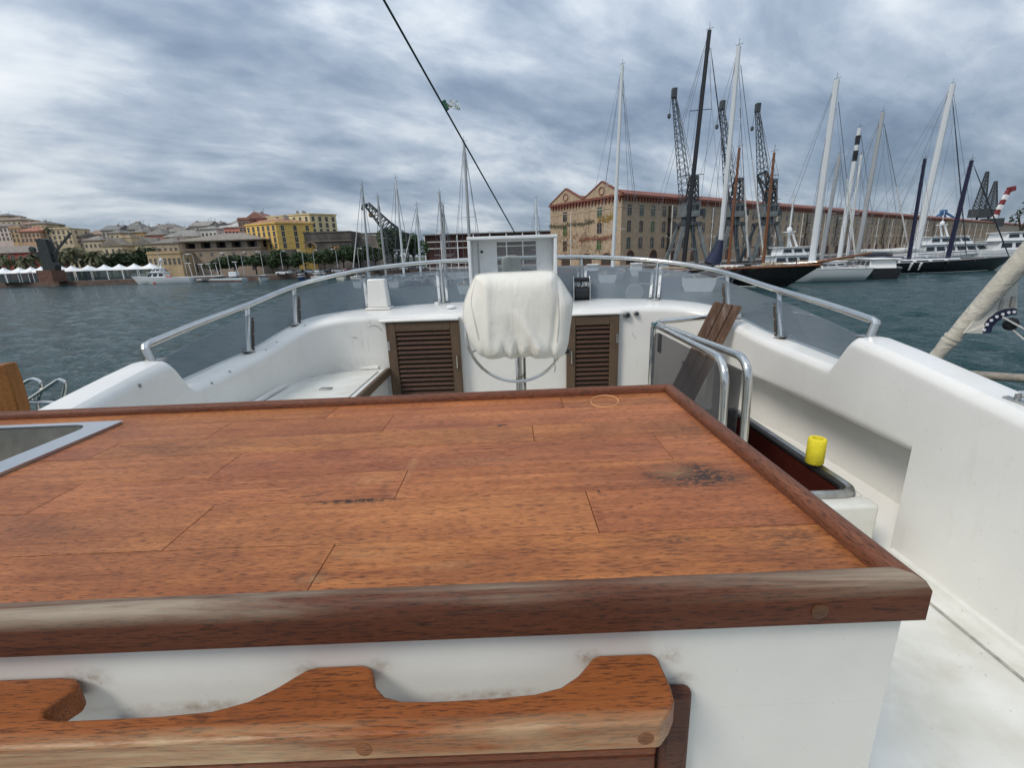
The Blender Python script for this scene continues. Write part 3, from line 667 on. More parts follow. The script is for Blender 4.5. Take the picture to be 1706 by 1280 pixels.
def edge(name, P0, P1, P0i, P1i, inward, m, color=(1, 1, 1)):
    """Moulded edge between two corners; inward is a unit vector; the ends are mitred."""
    n = len(prof); r0 = []; r1 = []
    for d_, h_ in prof:
        f = d_ / .0345
        r0.append(Vector(P0).lerp(Vector(P0i), f) + Vector((0, 0, h_))); r1.append(Vector(P1).lerp(Vector(P1i), f) + Vector((0, 0, h_)))
    k = 24
    MB().loft([[a.lerp(b_, i / k) for a, b_ in zip(r0, r1)] for i in range(k + 1)], cap=True).build(name, m, ct, smooth=True, color=color)
e = .0345
edge('front_edge', (XL, YF, ZT), (X1 - .0004, YF, ZT), (XL, YF + e, ZT), (X1 - e - .0004, YF + e, ZT), (0, 1, 0), worn_teak)
edge('back_edge', (XL, YB, ZT), (X1 - .0004, YB, ZT), (XL, YB - e, ZT), (X1 - e - .0004, YB - e, ZT), (0, -1, 0), dark_teak, (1.05, .95, .9))
edge('side_edge', (X1, YF + .0004, ZT), (X1, YB - .0004, ZT), (X1 - e, YF + e + .0004, ZT), (X1 - e, YB - e - .0004, ZT), (-1, 0, 0), side_teak, (.95, .9, .88))
MB().lathe([(.010, .002), (.010, -.0012), (.008, -.0016)], (AY(1373, 1026, YF).x, YF, AY(1373, 1026, YF).z), 16, 'Y').build('wood_plug', grab_teak, ct, color=(.34, .42, .5))
MB().box(X1 - .028, X1 - .004, .47, YB - .03, ZT - .068, ZT - .0345).build('side_trim', side_teak, ct, bevel=.008)
# white carcass with an opening in the front
WY = .455
xo0, xo1, zo = -.49, .185, .555
cs = MB().box(XL, X1 - .012, WY, WY + .014, zo, ZT - .0345).box(xo1, X1 - .012, WY, WY + .014, 0.0, zo - .0002).box(XL, xo0, WY, WY + .014, 0, zo - .0002)
cs.box(X1 - .026, X1 - .0121, WY + .0142, YB - .02, 0, ZT - .0348).box(XL, X1 - .0262, YB - .034, YB - .0205, 0, ZT - .0348)
lam = mat('satin_white_laminate', (.70, .685, .63), .38, var=.06, scale=3, bump=.05, bscale=300)
add_dirt(lam, (.42, .40, .34), (120, 120, 120), 1, .72, .78, .6, 2)
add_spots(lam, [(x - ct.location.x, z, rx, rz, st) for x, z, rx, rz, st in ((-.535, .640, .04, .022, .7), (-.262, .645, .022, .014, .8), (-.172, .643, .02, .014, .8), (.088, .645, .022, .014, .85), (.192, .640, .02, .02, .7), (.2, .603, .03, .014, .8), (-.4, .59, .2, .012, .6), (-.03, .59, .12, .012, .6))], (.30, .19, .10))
cs.build('carcass', lam, ct)
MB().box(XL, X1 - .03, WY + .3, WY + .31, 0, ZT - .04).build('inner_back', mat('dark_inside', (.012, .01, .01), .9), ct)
fm = MB().box(xo1 - .006, xo1 + .032, WY - .018, WY - .0005, 0, zo + .045).build('opening_frame', wood('frame_upright', (.07, .024, .015), (.13, .05, .028), (.02, .01, .008), grain=(40, 40, 2.5), rough=.5), ct, bevel=.008)
MB().box(xo0, xo1 - .0065, WY - .0175, WY - .0005, zo + .002, zo + .0195).build('frame_top', dark_teak, ct, bevel=.004)
MB().box(xo0 - .03, xo0 - .0005, WY - .018, WY - .0005, 0, zo + .02).build('frame_post', dark_teak, ct, bevel=.006)
MB().box(xo0 + .002, xo1 - .008, WY - .012, WY + .02, 0.30, .492).build('locker_flap', grab_teak, ct, bevel=.004, color=(.55, .42, .36))
MB().box(xo0 + .002, xo1 - .008, WY - .013, WY + .022, .4925, .508).build('flap_top_edge', grab_teak, ct, bevel=.004, color=(.72, .55, .45))
# scalloped grab rail
ZG0, ZG1 = .612, .648; yf = .366
inner = [(-.95, WY), (-.565, WY), (-.548, WY - .002), (-.536, .447), (-.531, .436), (-.538, .424), (-.544, .412), (-.536, .402), (-.515, .3975), (-.40, .3985), (-.345, .402), (-.31, .412), (-.285, .428), (-.27, .442), (-.258, .452), (-.245, WY), (-.19, WY), (-.178, .450), (-.172, .438), (-.166, .424), (-.152, .411), (-.13, .4045), (-.09, .403), (-.03, .404), (.02, .407), (.05, .414), (.072, .428), (.086, .443), (.094, .452), (.102, WY), (.166, WY), (.173, .45), (.1755, .41), (.1735, .392), (.164, .379), (.15, yf)]
pts = [(x, y - .001) for x, y in inner] + [(-.95, yf)]
gb = MB().prism(pts, lambda a, b: (a, b, ZG0), lambda a, b: (a, b, ZG1)).build('grab_rail', grab_teak, ct, bevel=.009, seg=4)
gb.data.materials.clear(); gb.data.materials.append(wood('oiled_teak_rail_worn', (.20, .055, .015), (.34, .108, .028), (.05, .016, .007), grain=(3, 26, 26), rough=.42, coat=.1, wearz=(1, .384 - ct.location.y, .368 - ct.location.y, (.60, .45, .26)), stains=[]))
for x in (-.185 + .02, .135):
    MB().lathe([(.009, .002), (.009, -.001)], (x, yf, .628), 14, 'Y').build('wood_plug', grab_teak, ct, color=(.8, .85, .8))
# small lock ring mark on the wood (pale oval)
ov = [AZ(1010 + 22 * math.cos(a) * (1.1 if math.cos(a) > 0 else 1), 672 + 10 * math.sin(a), ZT + .0008) for a in [2 * math.pi * i / 24 for i in range(24)]]
MB().tube(ov, .0016, 4, closed=True).build('pale_ring_mark', mat('pale_wood_mark', (.62, .30, .13), .5), ct)
ct.rotation_euler.y = -R(.5)                  # the counter is a touch out of level
# sink: rim with a rounded well
sk = thing('sink', 'stainless steel sink let into the left end of the wooden counter', 'sink', (-1.1, .9, ZT))
c1 = AZ(205, 702, ZT); sx1, sy1 = c1.x, c1.y; sx0, sy0 = -1.55, sy1 - .42
def rrect(x0, x1, y0, y1, r, n=6):
    o = []
    for cx_, cy_, a in ((x1 - r, y1 - r, 0), (x0 + r, y1 - r, 90), (x0 + r, y0 + r, 180), (x1 - r, y0 + r, 270)):
        for i in range(n + 1): o.append((cx_ + r * math.cos(R(a + 90 * i / n)), cy_ + r * math.sin(R(a + 90 * i / n))))
    return o
iw = .034
o_, i_ = rrect(sx0, sx1, sy0, sy1, .006), rrect(sx0 + iw, sx1 - iw - .028, sy0 + iw, sy1 - iw * .62, .05)
i2 = rrect(sx0 + iw + .03, sx1 - iw - .058, sy0 + iw + .03, sy1 - iw * .7 - .03, .06)
brushed = mat('brushed_sink_steel', (.60, .61, .63), .30, metal=1, var=.06, scale=18, rvar=.05)
rings = [[Vector((x, y, ZT - .0005)) for x, y in o_], [Vector((x, y, ZT + .006)) for x, y in o_], [Vector((x + (0.003 if x < -1 else -.003), y, ZT + .008)) for x, y in o_], [Vector((x, y, ZT + .008)) for x, y in i_], [Vector((x, y, ZT + .002)) for x, y in i_]]
MB().loft(rings).build('rim', brushed, sk, smooth=True)
rings = [[Vector((x, y, ZT + .0015)) for x, y in i_], [Vector((x, y, ZT - .12)) for x, y in i2], [Vector((-1.12 + (x + 1.12) * .9, .87 + (y - .87) * .9, ZT - .145)) for x, y in i2]]
m = MB().loft(rings); k = len(i2); m.f.append(tuple(range(2 * k, 3 * k))); m.m.append(0)
m.build('well', mat('sink_well_steel', (.16, .155, .13), .42, metal=.6, var=.2, scale=12), sk, smooth=True)

sk.rotation_euler.y = -R(.5); sk.location.z -= .7 * math.sin(R(.5))
# ---------------------------------------------------------------- things just outside the bulwarks
# starboard: rolled awning pole with hanging cloth, pulley and spar
beige = mat('beige_canvas', (.52, .48, .40), .9, var=.12, scale=9, bump=.3, bscale=60)
add_folds(beige, .45, .03, 14, (1, 1, 1))
ap = thing('rolled_awning', 'slanting pole wrapped in beige canvas rising at the right edge over the water', 'awning', (2.3, 2.2, .4))
yA, yB_ = 2.25, 2.02
pa, pb = AY(1545, 610, yA), AY(1735, 398, yB_)
pts = [pa.lerp(pb, i / 14) for i in range(15)]
MB().tube(pts, [.024, .027, .029, .034, .031, .034, .036, .037, .038, .039, .040, .041, .042, .043, .043], 14).build('canvas_roll', beige, ap, smooth=True)
for f in (.1, .225, .26): MB().tube([pa.lerp(pb, f - .008), pa.lerp(pb, f + .008)], .037 if f > .2 else .03, 12).build('tie', beige, ap, smooth=True)
MB().tube([pa + (pa - pb) * .4, pa.lerp(pb, .5)], .018, 8).build('pole', dullsteel, ap, smooth=True)
fl = thing('hanging_cloth', 'cream cloth with a scalloped navy border hanging under the slanting pole', 'cloth', AY(1650, 545, 2.12))
def cloth(poly, y, th, name, m, parent, ripple=.01):
    n = len(poly); f = [AY(px, py, y + ripple * math.sin(px * .09 + py * .05)) for px, py in poly]; b = [p + Vector((0, th, 0)) for p in f]
    return MB().add(f + b, [tuple(range(n)), tuple(range(2 * n - 1, n - 1, -1))] + [(i, (i + 1) % n, n + (i + 1) % n, n + i) for i in range(n)]).build(name, m, parent)
cream = mat('cream_cloth', (.60, .56, .49), .9, var=.1, scale=14, bump=.3, bscale=50)
cloth([(1697, 447), (1694, 520), (1670, 524), (1652, 532), (1640, 545), (1637, 556), (1606, 555), (1640, 516), (1670, 480)], 2.12, .006, 'cloth', cream, fl)
arc = [(1694, 514), (1676, 515), (1660, 521), (1648, 530), (1640, 541), (1636, 555), (1651, 555), (1654, 545), (1662, 536), (1673, 529), (1684, 525), (1694, 525)]
cloth(arc, 2.113, .004, 'navy_border', navy, fl, ripple=.0)
for px, py in ((1640, 550), (1645, 541), (1652, 534), (1661, 528), (1671, 524), (1681, 521), (1690, 520)):
    p = AY(px, py, 2.108); MB().lathe([(.007, .003), (.007, -.001)], p, 10, 'Y').build('white_spot', white, fl)
for poly in ([(1668, 500), (1673, 498), (1671, 515), (1664, 516)], [(1687, 494), (1693, 494), (1692, 511), (1684, 512)]):
    cloth(poly, 2.112, .003, 'grey_patch', mat('grey_patch', (.36, .33, .29), .9), fl, ripple=0)
pl = thing('pulley_block', 'black pulley block with white ropes beside the hanging cloth', 'pulley', AY(1684, 545, 2.1))
p = AY(1684, 540, 2.1)
MB().lathe([(.012, -.016), (.028, -.012), (.030, 0), (.028, .012), (.012, .016)], p, 18, 'Y').build('block', black, pl, smooth=True)
for a, b_ in (((1671, 529), (1712, 552)), ((1687, 550), (1720, 578))):
    MB().tube([AY(*a, 2.09), AY(*b_, 2.06)], .0045, 6).build('rope', rope, pl)
a, b_ = AY(1585, 622, 2.3), AY(1740, 633, 2.1)
sp = MB().tube([a, b_], .021, 12).build('wooden_spar', mat('bleached_spar', (.27, .235, .19), .7, var=.25, scale=5, stretch=(1, 12, 12)), None, smooth=True)
tag(rebase(sp, a), 'bleached round spar lying outside the starboard bulwark at the right edge', 'spar')
hg = thing('rail_socket', 'steel hinged socket bolted on the starboard bulwark cap at the right edge', 'deck fitting', AX(1692, 662, 1.5))
q = on_hull(1694, 668)
MB().obox(q, (.016, .006, -.001), (-.006, .028, .004), (0, 0, .003)).build('plate', dullsteel, hg, bevel=.001)
MB().tube([q, q + Vector((0, 0, .02))], .008, 10).build('lug', dullsteel, hg, smooth=True)
MB().tube([q + Vector((.004, 0, .02)), q + Vector((.05, -.02, .03))], .011, 10).build('tube_stub', steel, hg, smooth=True)
# port: wooden post, steel loops, black lettered bag
pp = [AY(-25, 610, 1.75), AY(6, 607, 1.75), AY(16, 632, 1.75), AY(33, 690, 1.75), AY(-25, 690, 1.75)]
o = MB().add(pp + [p + Vector((0, .05, 0)) for p in pp], [(0, 1, 2, 3, 4), (9, 8, 7, 6, 5)] + [(i, (i + 1) % 5, 5 + (i + 1) % 5, 5 + i) for i in range(5)]).build('chair_post', wood('golden_teak', (.20, .075, .018), (.33, .14, .04), (.07, .03, .01), grain=(30, 30, 3), rough=.5), None, bevel=.006, color=(1, 1, 1))
tag(rebase(o, pp[4]), 'golden brown wooden post at the left edge behind the counter', 'wooden post')
ld = thing('boarding_ladder', 'thin bent steel tubes of a boarding ladder outside the port bulwark', 'ladder', AY(80, 680, 2.15))
for pts, yy in (([(20, 650), (52, 631), (66, 634), (70, 646), (61, 672), (66, 690)], 2.15), ([(42, 670), (98, 632), (108, 636), (109, 645), (104, 666)], 2.1), ([(42, 670), (90, 671), (125, 680)], 2.1)):
    MB().tube(round_path([AY(x, y, yy) for x, y in pts], .03, 4), .0085, 8).build('tube', steel, ld, smooth=True)
lbag = thing('lettered_bag', 'black bag printed DELTA lying outside the port bulwark', 'bag', AY(112, 680, 2.3))
pp = [AY(x, y, 2.3) for x, y in ((78, 690), (86, 672), (101, 664), (121, 662), (127, 667), (140, 674), (143, 690))]
MB().add(pp + [p + Vector((0, .08, .01)) for p in pp], [tuple(range(7)), tuple(range(13, 6, -1))] + [(i, (i + 1) % 7, 7 + (i + 1) % 7, 7 + i) for i in range(7)]).build('bag', black, lbag, bevel=.008)
fc = bpy.data.curves.new('lettering', 'FONT'); fc.body = 'DELTA'; fc.size = .024; fc.extrude = .0006; fc.align_x = 'CENTER'
fo = bpy.data.objects.new('tmp', fc); col.objects.link(fo); bpy.context.view_layer.update()
me = bpy.data.meshes.new_from_object(fo.evaluated_get(bpy.context.evaluated_depsgraph_get())); bpy.data.objects.remove(fo)
me.materials.append(white)
lt = inst('lettering', me, (0, 0, 0), 0, lbag); q = AY(108, 671, 2.291); lt.matrix_basis = INV[lbag.name] @ Matrix.Translation(q) @ Matrix.Rotation(R(2), 4, 'Y') @ Matrix.Rotation(R(78), 4, 'X')
# stay line with a rag
st = thing('stay_line', 'dark green stay line running from the top edge down to the bow', 'rope', AY(858, 392, 9))
a, b_ = AY(632, -14, 4.6), AY(860, 392, 9.5)
MB().tube([a.lerp(b_, i / 12) for i in range(13)], .0105, 8).build('line', mat('dark_green_line', (.012, .045, .04), .6), st, smooth=True)
f = .47; q = AY(742, 176, 6.9)
rgm = mat('pale_rag', (.50, .52, .45), .9, var=.3, scale=20)
rag = thing('rag', 'pale torn rag knotted round the dark green stay line', 'rag', q)
MB().tube([q + Vector((-.02, 0, .06)), q + Vector((.02, 0, -.05))], .03, 8).build('knot', mat('green_rag', (.03, .12, .07), .9), rag, smooth=True)
rnd = random.Random(5); V = []; F = []
for k in range(26):
    c_ = q + Vector((.03 + rnd.random() * .13, rnd.uniform(-.03, .03), rnd.uniform(-.045, .05) + .01)); k0 = len(V)
    for j in range(4): V.append(c_ + Vector((rnd.uniform(-.04, .04), rnd.uniform(-.02, .02), rnd.uniform(-.025, .025))))
    F.append((k0, k0 + 1, k0 + 2, k0 + 3))
MB().add(V, F).build('shreds', rgm, rag)
# ---------------------------------------------------------------- water, land
WZ = CAMZ - 4.65; QZ = WZ + 1.6
def build_water():
    m = bpy.data.materials.new('harbour_water'); m.use_nodes = True; nt = m.node_tree; N = nt.nodes.new; L = nt.links.new
    b = nt.nodes['Principled BSDF']
    b.inputs['Base Color'].default_value = (.013, .046, .048, 1); b.inputs['Roughness'].default_value = .13; b.inputs['IOR'].default_value = 1.33; b.inputs['Specular IOR Level'].default_value = .40
    geo = N('ShaderNodeNewGeometry'); h = None
    for sc, k, det, dist, amp in (((.8, 1.5, 1), .9, 3, .7, .45), ((.9, 1.4, 1), 3.0, 3, .6, .30), ((1, 1.2, 1), 9, 2, .4, .06)):
        mp = N('ShaderNodeMapping'); L(geo.outputs['Position'], mp.inputs[0]); mp.inputs['Scale'].default_value = sc; mp.inputs['Rotation'].default_value = (0, 0, R(12 + 20 * k))
        n = N('ShaderNodeTexNoise'); L(mp.outputs[0], n.inputs['Vector']); n.inputs['Scale'].default_value = k; n.inputs['Detail'].default_value = det; n.inputs['Distortion'].default_value = dist
        q = N('ShaderNodeMath'); q.operation = 'MULTIPLY'; L(n.outputs['Fac'], q.inputs[0]); q.inputs[1].default_value = amp
        if h is None: h = q.outputs[0]
        else:
            s = N('ShaderNodeMath'); s.operation = 'ADD'; L(h, s.inputs[0]); L(q.outputs[0], s.inputs[1]); h = s.outputs[0]
    bp = N('ShaderNodeBump'); bp.inputs['Strength'].default_value = 1.0; bp.inputs['Distance'].default_value = .75; L(h, bp.inputs['Height']); L(bp.outputs[0], b.inputs['Normal'])
    return m
wm_ = build_water()
w = MB().add([(-3000, -60, WZ - .22), (3000, -60, WZ - .22), (3000, 5000, WZ - .22), (-3000, 5000, WZ - .22)], [(0, 1, 2, 3)]).build('water', wm_)
tag(w, kind='structure')
# wind chop near the boat: a real displaced sheet, finer where it is near
import numpy as np
def chop():
    rows, cols = 430, 760
    d = 3.5 * (260 / 3.5) ** (np.arange(rows) / (rows - 1)); a = np.radians(np.linspace(-72, 72, cols))
    dd, aa = np.meshgrid(d, a, indexing='ij'); x = dd * np.sin(aa); y = dd * np.cos(aa)
    rs = np.random.RandomState(5); z = np.zeros_like(x)
    step = dd * (260 / 3.5) ** (1 / (rows - 1)) - dd
    gust = .72 + .28 * np.sin(x * .05 + 1.3 * np.sin(y * .031)) * np.sin(y * .043 + .9)
    for i in range(54):
        lam = .38 * (11 ** rs.rand()); th = np.radians(205 + rs.randn() * 34); k = 2 * np.pi / lam
        ph = k * (x * np.sin(th) + y * np.cos(th)) + rs.rand() * 6.28 + .9 * np.sin(x * .21 + i) + .9 * np.sin(y * .17 + 2 * i)
        w_ = np.clip(lam / (2.2 * step) - .6, 0, 1)
        sn = np.sin(ph); z += w_ * .0125 * lam ** .85 * (sn + .35 * (1 - 2 * np.abs(np.sin(ph / 2 + .4))))
    z *= gust; z *= np.clip((255 - dd) / 60, 0, 1)
    v = np.stack([x, y, z + WZ], -1).reshape(-1, 3)
    idx = np.arange(rows * cols).reshape(rows, cols)
    f = np.stack([idx[:-1, :-1], idx[:-1, 1:], idx[1:, 1:], idx[1:, :-1]], -1).reshape(-1, 4)[:, ::-1]
    me = bpy.data.meshes.new('water'); me.vertices.add(len(v)); me.vertices.foreach_set('co', v.astype(np.float32).ravel())
    me.loops.add(f.size); me.loops.foreach_set('vertex_index', f.astype(np.int32).ravel()); me.polygons.add(len(f)); me.polygons.foreach_set('loop_start', np.arange(0, f.size, 4, dtype=np.int32))
    me.polygons.foreach_set('use_smooth', np.ones(len(f), dtype=bool)); me.materials.append(wm_); me.update(calc_edges=True); me.validate()
    o = bpy.data.objects.new('water', me); link(o); tag(o, kind='structure')
chop()
stone = mat('quay_stone', (.20, .185, .165), .9, var=.3, scale=.5, bump=.3, bscale=4)
quay_red = mat('quay_wall_stone', (.13, .085, .065), .9, var=.45, scale=.35, stretch=(1, 1, 3))
EDGE = [(-1500, 420), (-600, 300), (-222, 186), (-150, 168), (-120, 167), (-84, 158), (-50, 168), (-25, 176), (0, 160), (14, 126), (24, 116), (42.5, 115)]
dW = Vector((.81, .586, 0)).normalized(); nW = Vector((-dW.y, dW.x, 0))
e_end = Vector((42.5, 115, 0)) + dW * 860
poly = [(x, y, QZ) for x, y in EDGE] + [(e_end.x, e_end.y, QZ), (e_end.x - 60, e_end.y + 80, QZ), (600, 5000, QZ), (-3000, 5000, QZ), (-3000, 900, QZ)]
tag(MB().add(poly, [tuple(range(len(poly)))]).build('ground', stone), kind='structure')
qp = [(x, y) for x, y in EDGE] + [(e_end.x, e_end.y)]
V = []; F = []
for i, (x, y) in enumerate(qp): V += [(x, y, QZ - .004), (x + .15, y - .2, WZ - 1)]
F = [(2 * i, 2 * i + 1, 2 * i + 3, 2 * i + 2) for i in range(len(qp) - 1)]
tag(MB().add(V, F).build('quay_wall', quay_red), kind='structure')
# hill behind the old town
def hill_h(x, y):
    s = max(0, min(1, (y - 215) / 190)); s = s * s * (3 - 2 * s)
    l = max(0, min(1, (-x / y - .90) / .34)); l = l * l * (3 - 2 * l)
    return QZ - .05 + s * (5 + 62 * l) + 1.2 * math.sin(x * .05) * s + 1.0 * math.sin(y * .07 + x * .03) * s
G = 40; V = []; F = []
for i in range(G + 1):
    for j in range(G + 1):
        x = -1000 + 1010 * i / G; y = 214 + 520 * j / G
        e = hill_h(x, y) if 0 < j else QZ - 1
        V.append((x, y, e))
for i in range(G):
    for j in range(G): F.append((i * (G + 1) + j, (i + 1) * (G + 1) + j, (i + 1) * (G + 1) + j + 1, i * (G + 1) + j + 1))
tag(MB().add(V, F).build('hill', mat('scrub_hillside', (.055, .065, .04), .95, var=.5, scale=.08)), kind='structure')

# ---------------------------------------------------------------- old town houses
plaster = mat('weathered_plaster', (.80, .80, .80), .9, var=.16, scale=.35, stretch=(1, 1, .35), tint=True, bump=.1, bscale=3, detail=8)
slate = mat('grey_slate_roof', (.90, .90, .90), .8, var=.3, scale=.9, tint=True, detail=8)
pane_dark = mat('dark_pane', (.02, .024, .028), .15, var=.3, scale=2)
frame_pale = mat('window_surround', (.42, .38, .32), .8, var=.15, scale=2)
shutter = mat('green_shutter', (.02, .045, .03), .6, var=.3)
WIN = {}
def win_mesh(w, h, m1, m2, arch=0, key=None):
    k = (round(w, 2), round(h, 2), m1.name, m2.name, arch)
    if k in WIN: return WIN[k]
    def outline(w, h):
        pts = [(-w / 2, 0), (w / 2, 0)]
        if arch: pts += [(w / 2 * math.cos(R(a)), h - w * arch + w * arch * math.sin(R(a))) for a in range(0, 181, 30)]
        else: pts += [(w / 2, h), (-w / 2, h)]
        return pts
    o, i = outline(w, h), [(x * .88, z * .93 + h * .03) for x, z in outline(w, h)]
    b = MB(); n = len(o); dp = .10
    fr = [Vector((x, -dp, z)) for x, z in o]; bk = [Vector((x, .05, z)) for x, z in o]; inn = [Vector((x, -dp, z)) for x, z in i]; ib = [Vector((x, -.01, z)) for x, z in i]
    b.loft([bk, fr, inn, ib]); b.use(1); b.add(ib, [tuple(range(n))])
    b.use(0); b.box(-.04, .04, -.045, -.012, h * .05, h * .93); b.box(-w * .4, w * .4, -.044, -.013, h * .5, h * .5 + .07)
    me = b.mesh('window', [m1, m2]); WIN[k] = me; return me
def windows(root, P, xdir, W, z0, z1, rows, cols, me, wh, skip=(), name='window'):
    """Grid of windows on a face that starts at P (world) and runs along xdir for W metres."""
    M0 = INV[root.name]; xd = Vector(xdir); rot = math.atan2(xd.y, xd.x)
    for r in range(rows):
        for c in range(cols):
            if (r, c) in skip: continue
            x = W * (c + .5) / cols; zz = z0 + (z1 - z0) * (r + .5) / rows - wh / 2
            p = Vector(P) + xd * x; p.z = zz
            inst(name, me, (0, 0, 0), 0, root, M=M0 @ Matrix.Translation(p) @ Matrix.Rotation(rot, 4, 'Z'))
def roof_mb(x0, x1, y0, y1, z, h, kind, ov=.5):
    x0 -= ov; x1 += ov; y0 -= ov; y1 += ov; b = MB(); t = .35
    base = [Vector((x0, y0, z)), Vector((x1, y0, z)), Vector((x1, y1, z)), Vector((x0, y1, z))]
    up = [p + Vector((0, 0, t)) for p in base]; ym = (y0 + y1) / 2; xm = (x0 + x1) / 2; k = min((x1 - x0), (y1 - y0)) / 2
    if kind == 'hip':
        if x1 - x0 >= y1 - y0: r = [Vector((x0 + k, ym, z + t + h)), Vector((x1 - k, ym, z + t + h))]; fs = [(4, 5, 9, 8), (6, 7, 8, 9), (5, 6, 9), (7, 4, 8)]
        else: r = [Vector((xm, y0 + k, z + t + h)), Vector((xm, y1 - k, z + t + h))]; fs = [(4, 5, 8), (5, 6, 9, 8), (6, 7, 9), (7, 4, 8, 9)]
    elif kind == 'gable': r = [Vector((x0, ym, z + t + h)), Vector((x1, ym, z + t + h))]; fs = [(4, 5, 9, 8), (6, 7, 8, 9), (5, 6, 9), (7, 4, 8)]
    elif kind == 'gablef': r = [Vector((xm, y0, z + t + h)), Vector((xm, y1, z + t + h))]; fs = [(4, 5, 8), (5, 6, 9, 8), (6, 7, 9), (7, 4, 8, 9)]
    elif kind == 'pyramid': r = [Vector((xm, ym, z + t + h))]; fs = [(4, 5, 8), (5, 6, 8), (6, 7, 8), (7, 4, 8)]
    else: r = []; fs = [(4, 5, 6, 7)]
    return b.add(base + up + r, [(0, 3, 2, 1), (0, 1, 5, 4), (1, 2, 6, 5), (2, 3, 7, 6), (3, 0, 4, 7)] + fs)
hs_rnd = random.Random(21); iron_ = mat('aerial_metal', (.12, .12, .12), .6)
def house(label, px0, px1, pt, pb, Y, wc, rk='hip', rh=3, rc=(.20, .19, .18), rows=3, cols=4, depth=12, side=2, ww=1.1, wh=1.7, z_to=None, name='town_house', chim=1, cat='house', wm=None, group=None):
    pm = (px0 + px1) / 2
    x0, x1 = AY(px0, pb, Y).x, AY(px1, pb, Y).x; zt = AY(pm, pt, Y).z
    zb = z_to if z_to is not None else min(hill_h((x0 + x1) / 2, Y), hill_h((x0 + x1) / 2, Y + depth), AY(pm, pb, Y).z) - 1
    zb = max(zb, QZ - .3); zv = AY(pm, pb, Y).z
    t = thing(name, label, cat, ((x0 + x1) / 2, Y, zb), 0, group)
    MB().box(x0, x1, Y, Y + depth, zb, zt).build('wall', plaster, t, color=wc)
    MB().box(x0 - .25, x1 + .25, Y - .25, Y + depth + .25, zt + .002, zt + .30).build('cornice', plaster, t, color=tuple(c * .9 for c in wc))
    if rk != 'flat':
        rf = roof_mb(x0, x1, Y, Y + depth, zt + .302, rh, rk).build('roof', slate, t, color=rc)
    else:
        rf = MB().box(x0 + .3, x1 - .3, Y + .3, Y + depth - .3, zt + .305, zt + .5).build('roof', slate, t, color=rc)
        MB().box(x0, x1, Y - .05, Y + .2, zt + .302, zt + 1.0).build('parapet', plaster, t, color=wc)
    for k in range(chim):
        cx_ = hs_rnd.uniform(x0 + 1, x1 - 1); cyy = Y + depth * hs_rnd.uniform(.3, .7)
        MB().box(cx_ - .4, cx_ + .4, cyy - .4, cyy + .4, zt + .4, zt + .8 + (rh if rk != 'flat' else .6) * .8 + .8).build('chimney', plaster, rf, color=(.35, .3, .27))
    for k in range(2):
        cx_ = hs_rnd.uniform(x0 + .5, x1 - .5); hh = hs_rnd.uniform(2.0, 3.6); zr_ = zt + (rh * .7 if rk != 'flat' else .5)
        MB().tube([(cx_, Y + depth * .5, zr_), (cx_, Y + depth * .5, zr_ + hh)], .07, 4).bar((cx_ - .6, Y + depth * .5, zr_ + hh * .9), (cx_ + .6, Y + depth * .5, zr_ + hh * .9), .08).build('aerial', iron_, rf)
    me = win_mesh(ww, wh, wm or frame_pale, pane_dark)
    if rows and cols:
        windows(t, (x0, Y, 0), (1, 0, 0), x1 - x0, zv, zt - .3, rows, cols, me, wh)
        if side: windows(t, (x1, Y, 0), (0, 1, 0), depth, zv, zt - .3, rows, side, me, wh)
    return t, x0, x1, zb, zt
def S(r, g, b):
    c = srgb(r, g, b); m = sum(c) / 3
    return tuple(min(1, (x * .84 + m * .16) * 1.34) for x in c)
house('beige house topmost on the wooded hill at the far left', -14, 16, 361, 372, 330, S(190, 170, 140), 'hip', 2, rows=1, cols=3, chim=0)
house('pale pink house with small windows on the far left slope', -30, 25, 379, 402, 270, S(205, 185, 172), 'hip', 2, S(120, 105, 95), rows=3, cols=8)
house('ochre house between the pale pink house and the red roofed one', 22, 42, 380, 404, 262, S(190, 155, 110), 'flat', rows=3, cols=3)
house('low terracotta roofed house amid the left slope', 36, 70, 387, 404, 255, S(190, 150, 115), 'hip', 2.8, S(150, 92, 70), rows=2, cols=5)
house('long beige house stretching behind the terracotta roof', 40, 72, 375, 392, 300, S(185, 165, 135), 'gable', 2, S(140, 110, 90), rows=2, cols=4)
house('cream house with flat dark roof terrace on the left slope', 66, 124, 382, 408, 258, S(198, 178, 140), 'flat', rows=3, cols=7, rc=S(60, 55, 50))
house('tall cream block left of the roof terrace house', 60, 82, 374, 400, 275, S(205, 185, 140), 'hip', 1.5, rows=3, cols=3)
house('white attic house with grey roof at the start of the skyline', 172, 200, 385, 400, 280, S(180, 175, 165), 'gable', 3, S(110, 110, 108), rows=2, cols=4)
house('grey roofed house with pyramid roof standing over the skyline', 204, 240, 384, 398, 285, S(170, 150, 125), 'pyramid', 5, S(105, 103, 98), rows=1, cols=4)
house('yellow house with dark windows below the pyramid roof', 220, 243, 389, 408, 262, S(205, 165, 80), 'hip', 2, S(110, 105, 98), rows=2, cols=4)
house('salmon house under grey roofs on the slope', 246, 276, 393, 410, 255, S(190, 115, 90), 'hip', 3.5, S(112, 108, 100), rows=1, cols=4)
house('brown grey roofed house behind the salmon house', 243, 300, 383, 396, 290, S(160, 145, 125), 'hip', 3, S(108, 102, 95), rows=1, cols=6, chim=3)
house('pale house with long hip roof beside the loggia hall', 276, 335, 396, 410, 250, S(200, 185, 155), 'hip', 3.5, S(125, 122, 115), rows=1, cols=7)
house('small cream gabled chapel above the white tents', 174, 206, 411, 424, 225, S(205, 185, 145), 'gablef', 3.5, S(125, 115, 100), rows=1, cols=3, side=0, name='chapel', cat='chapel')
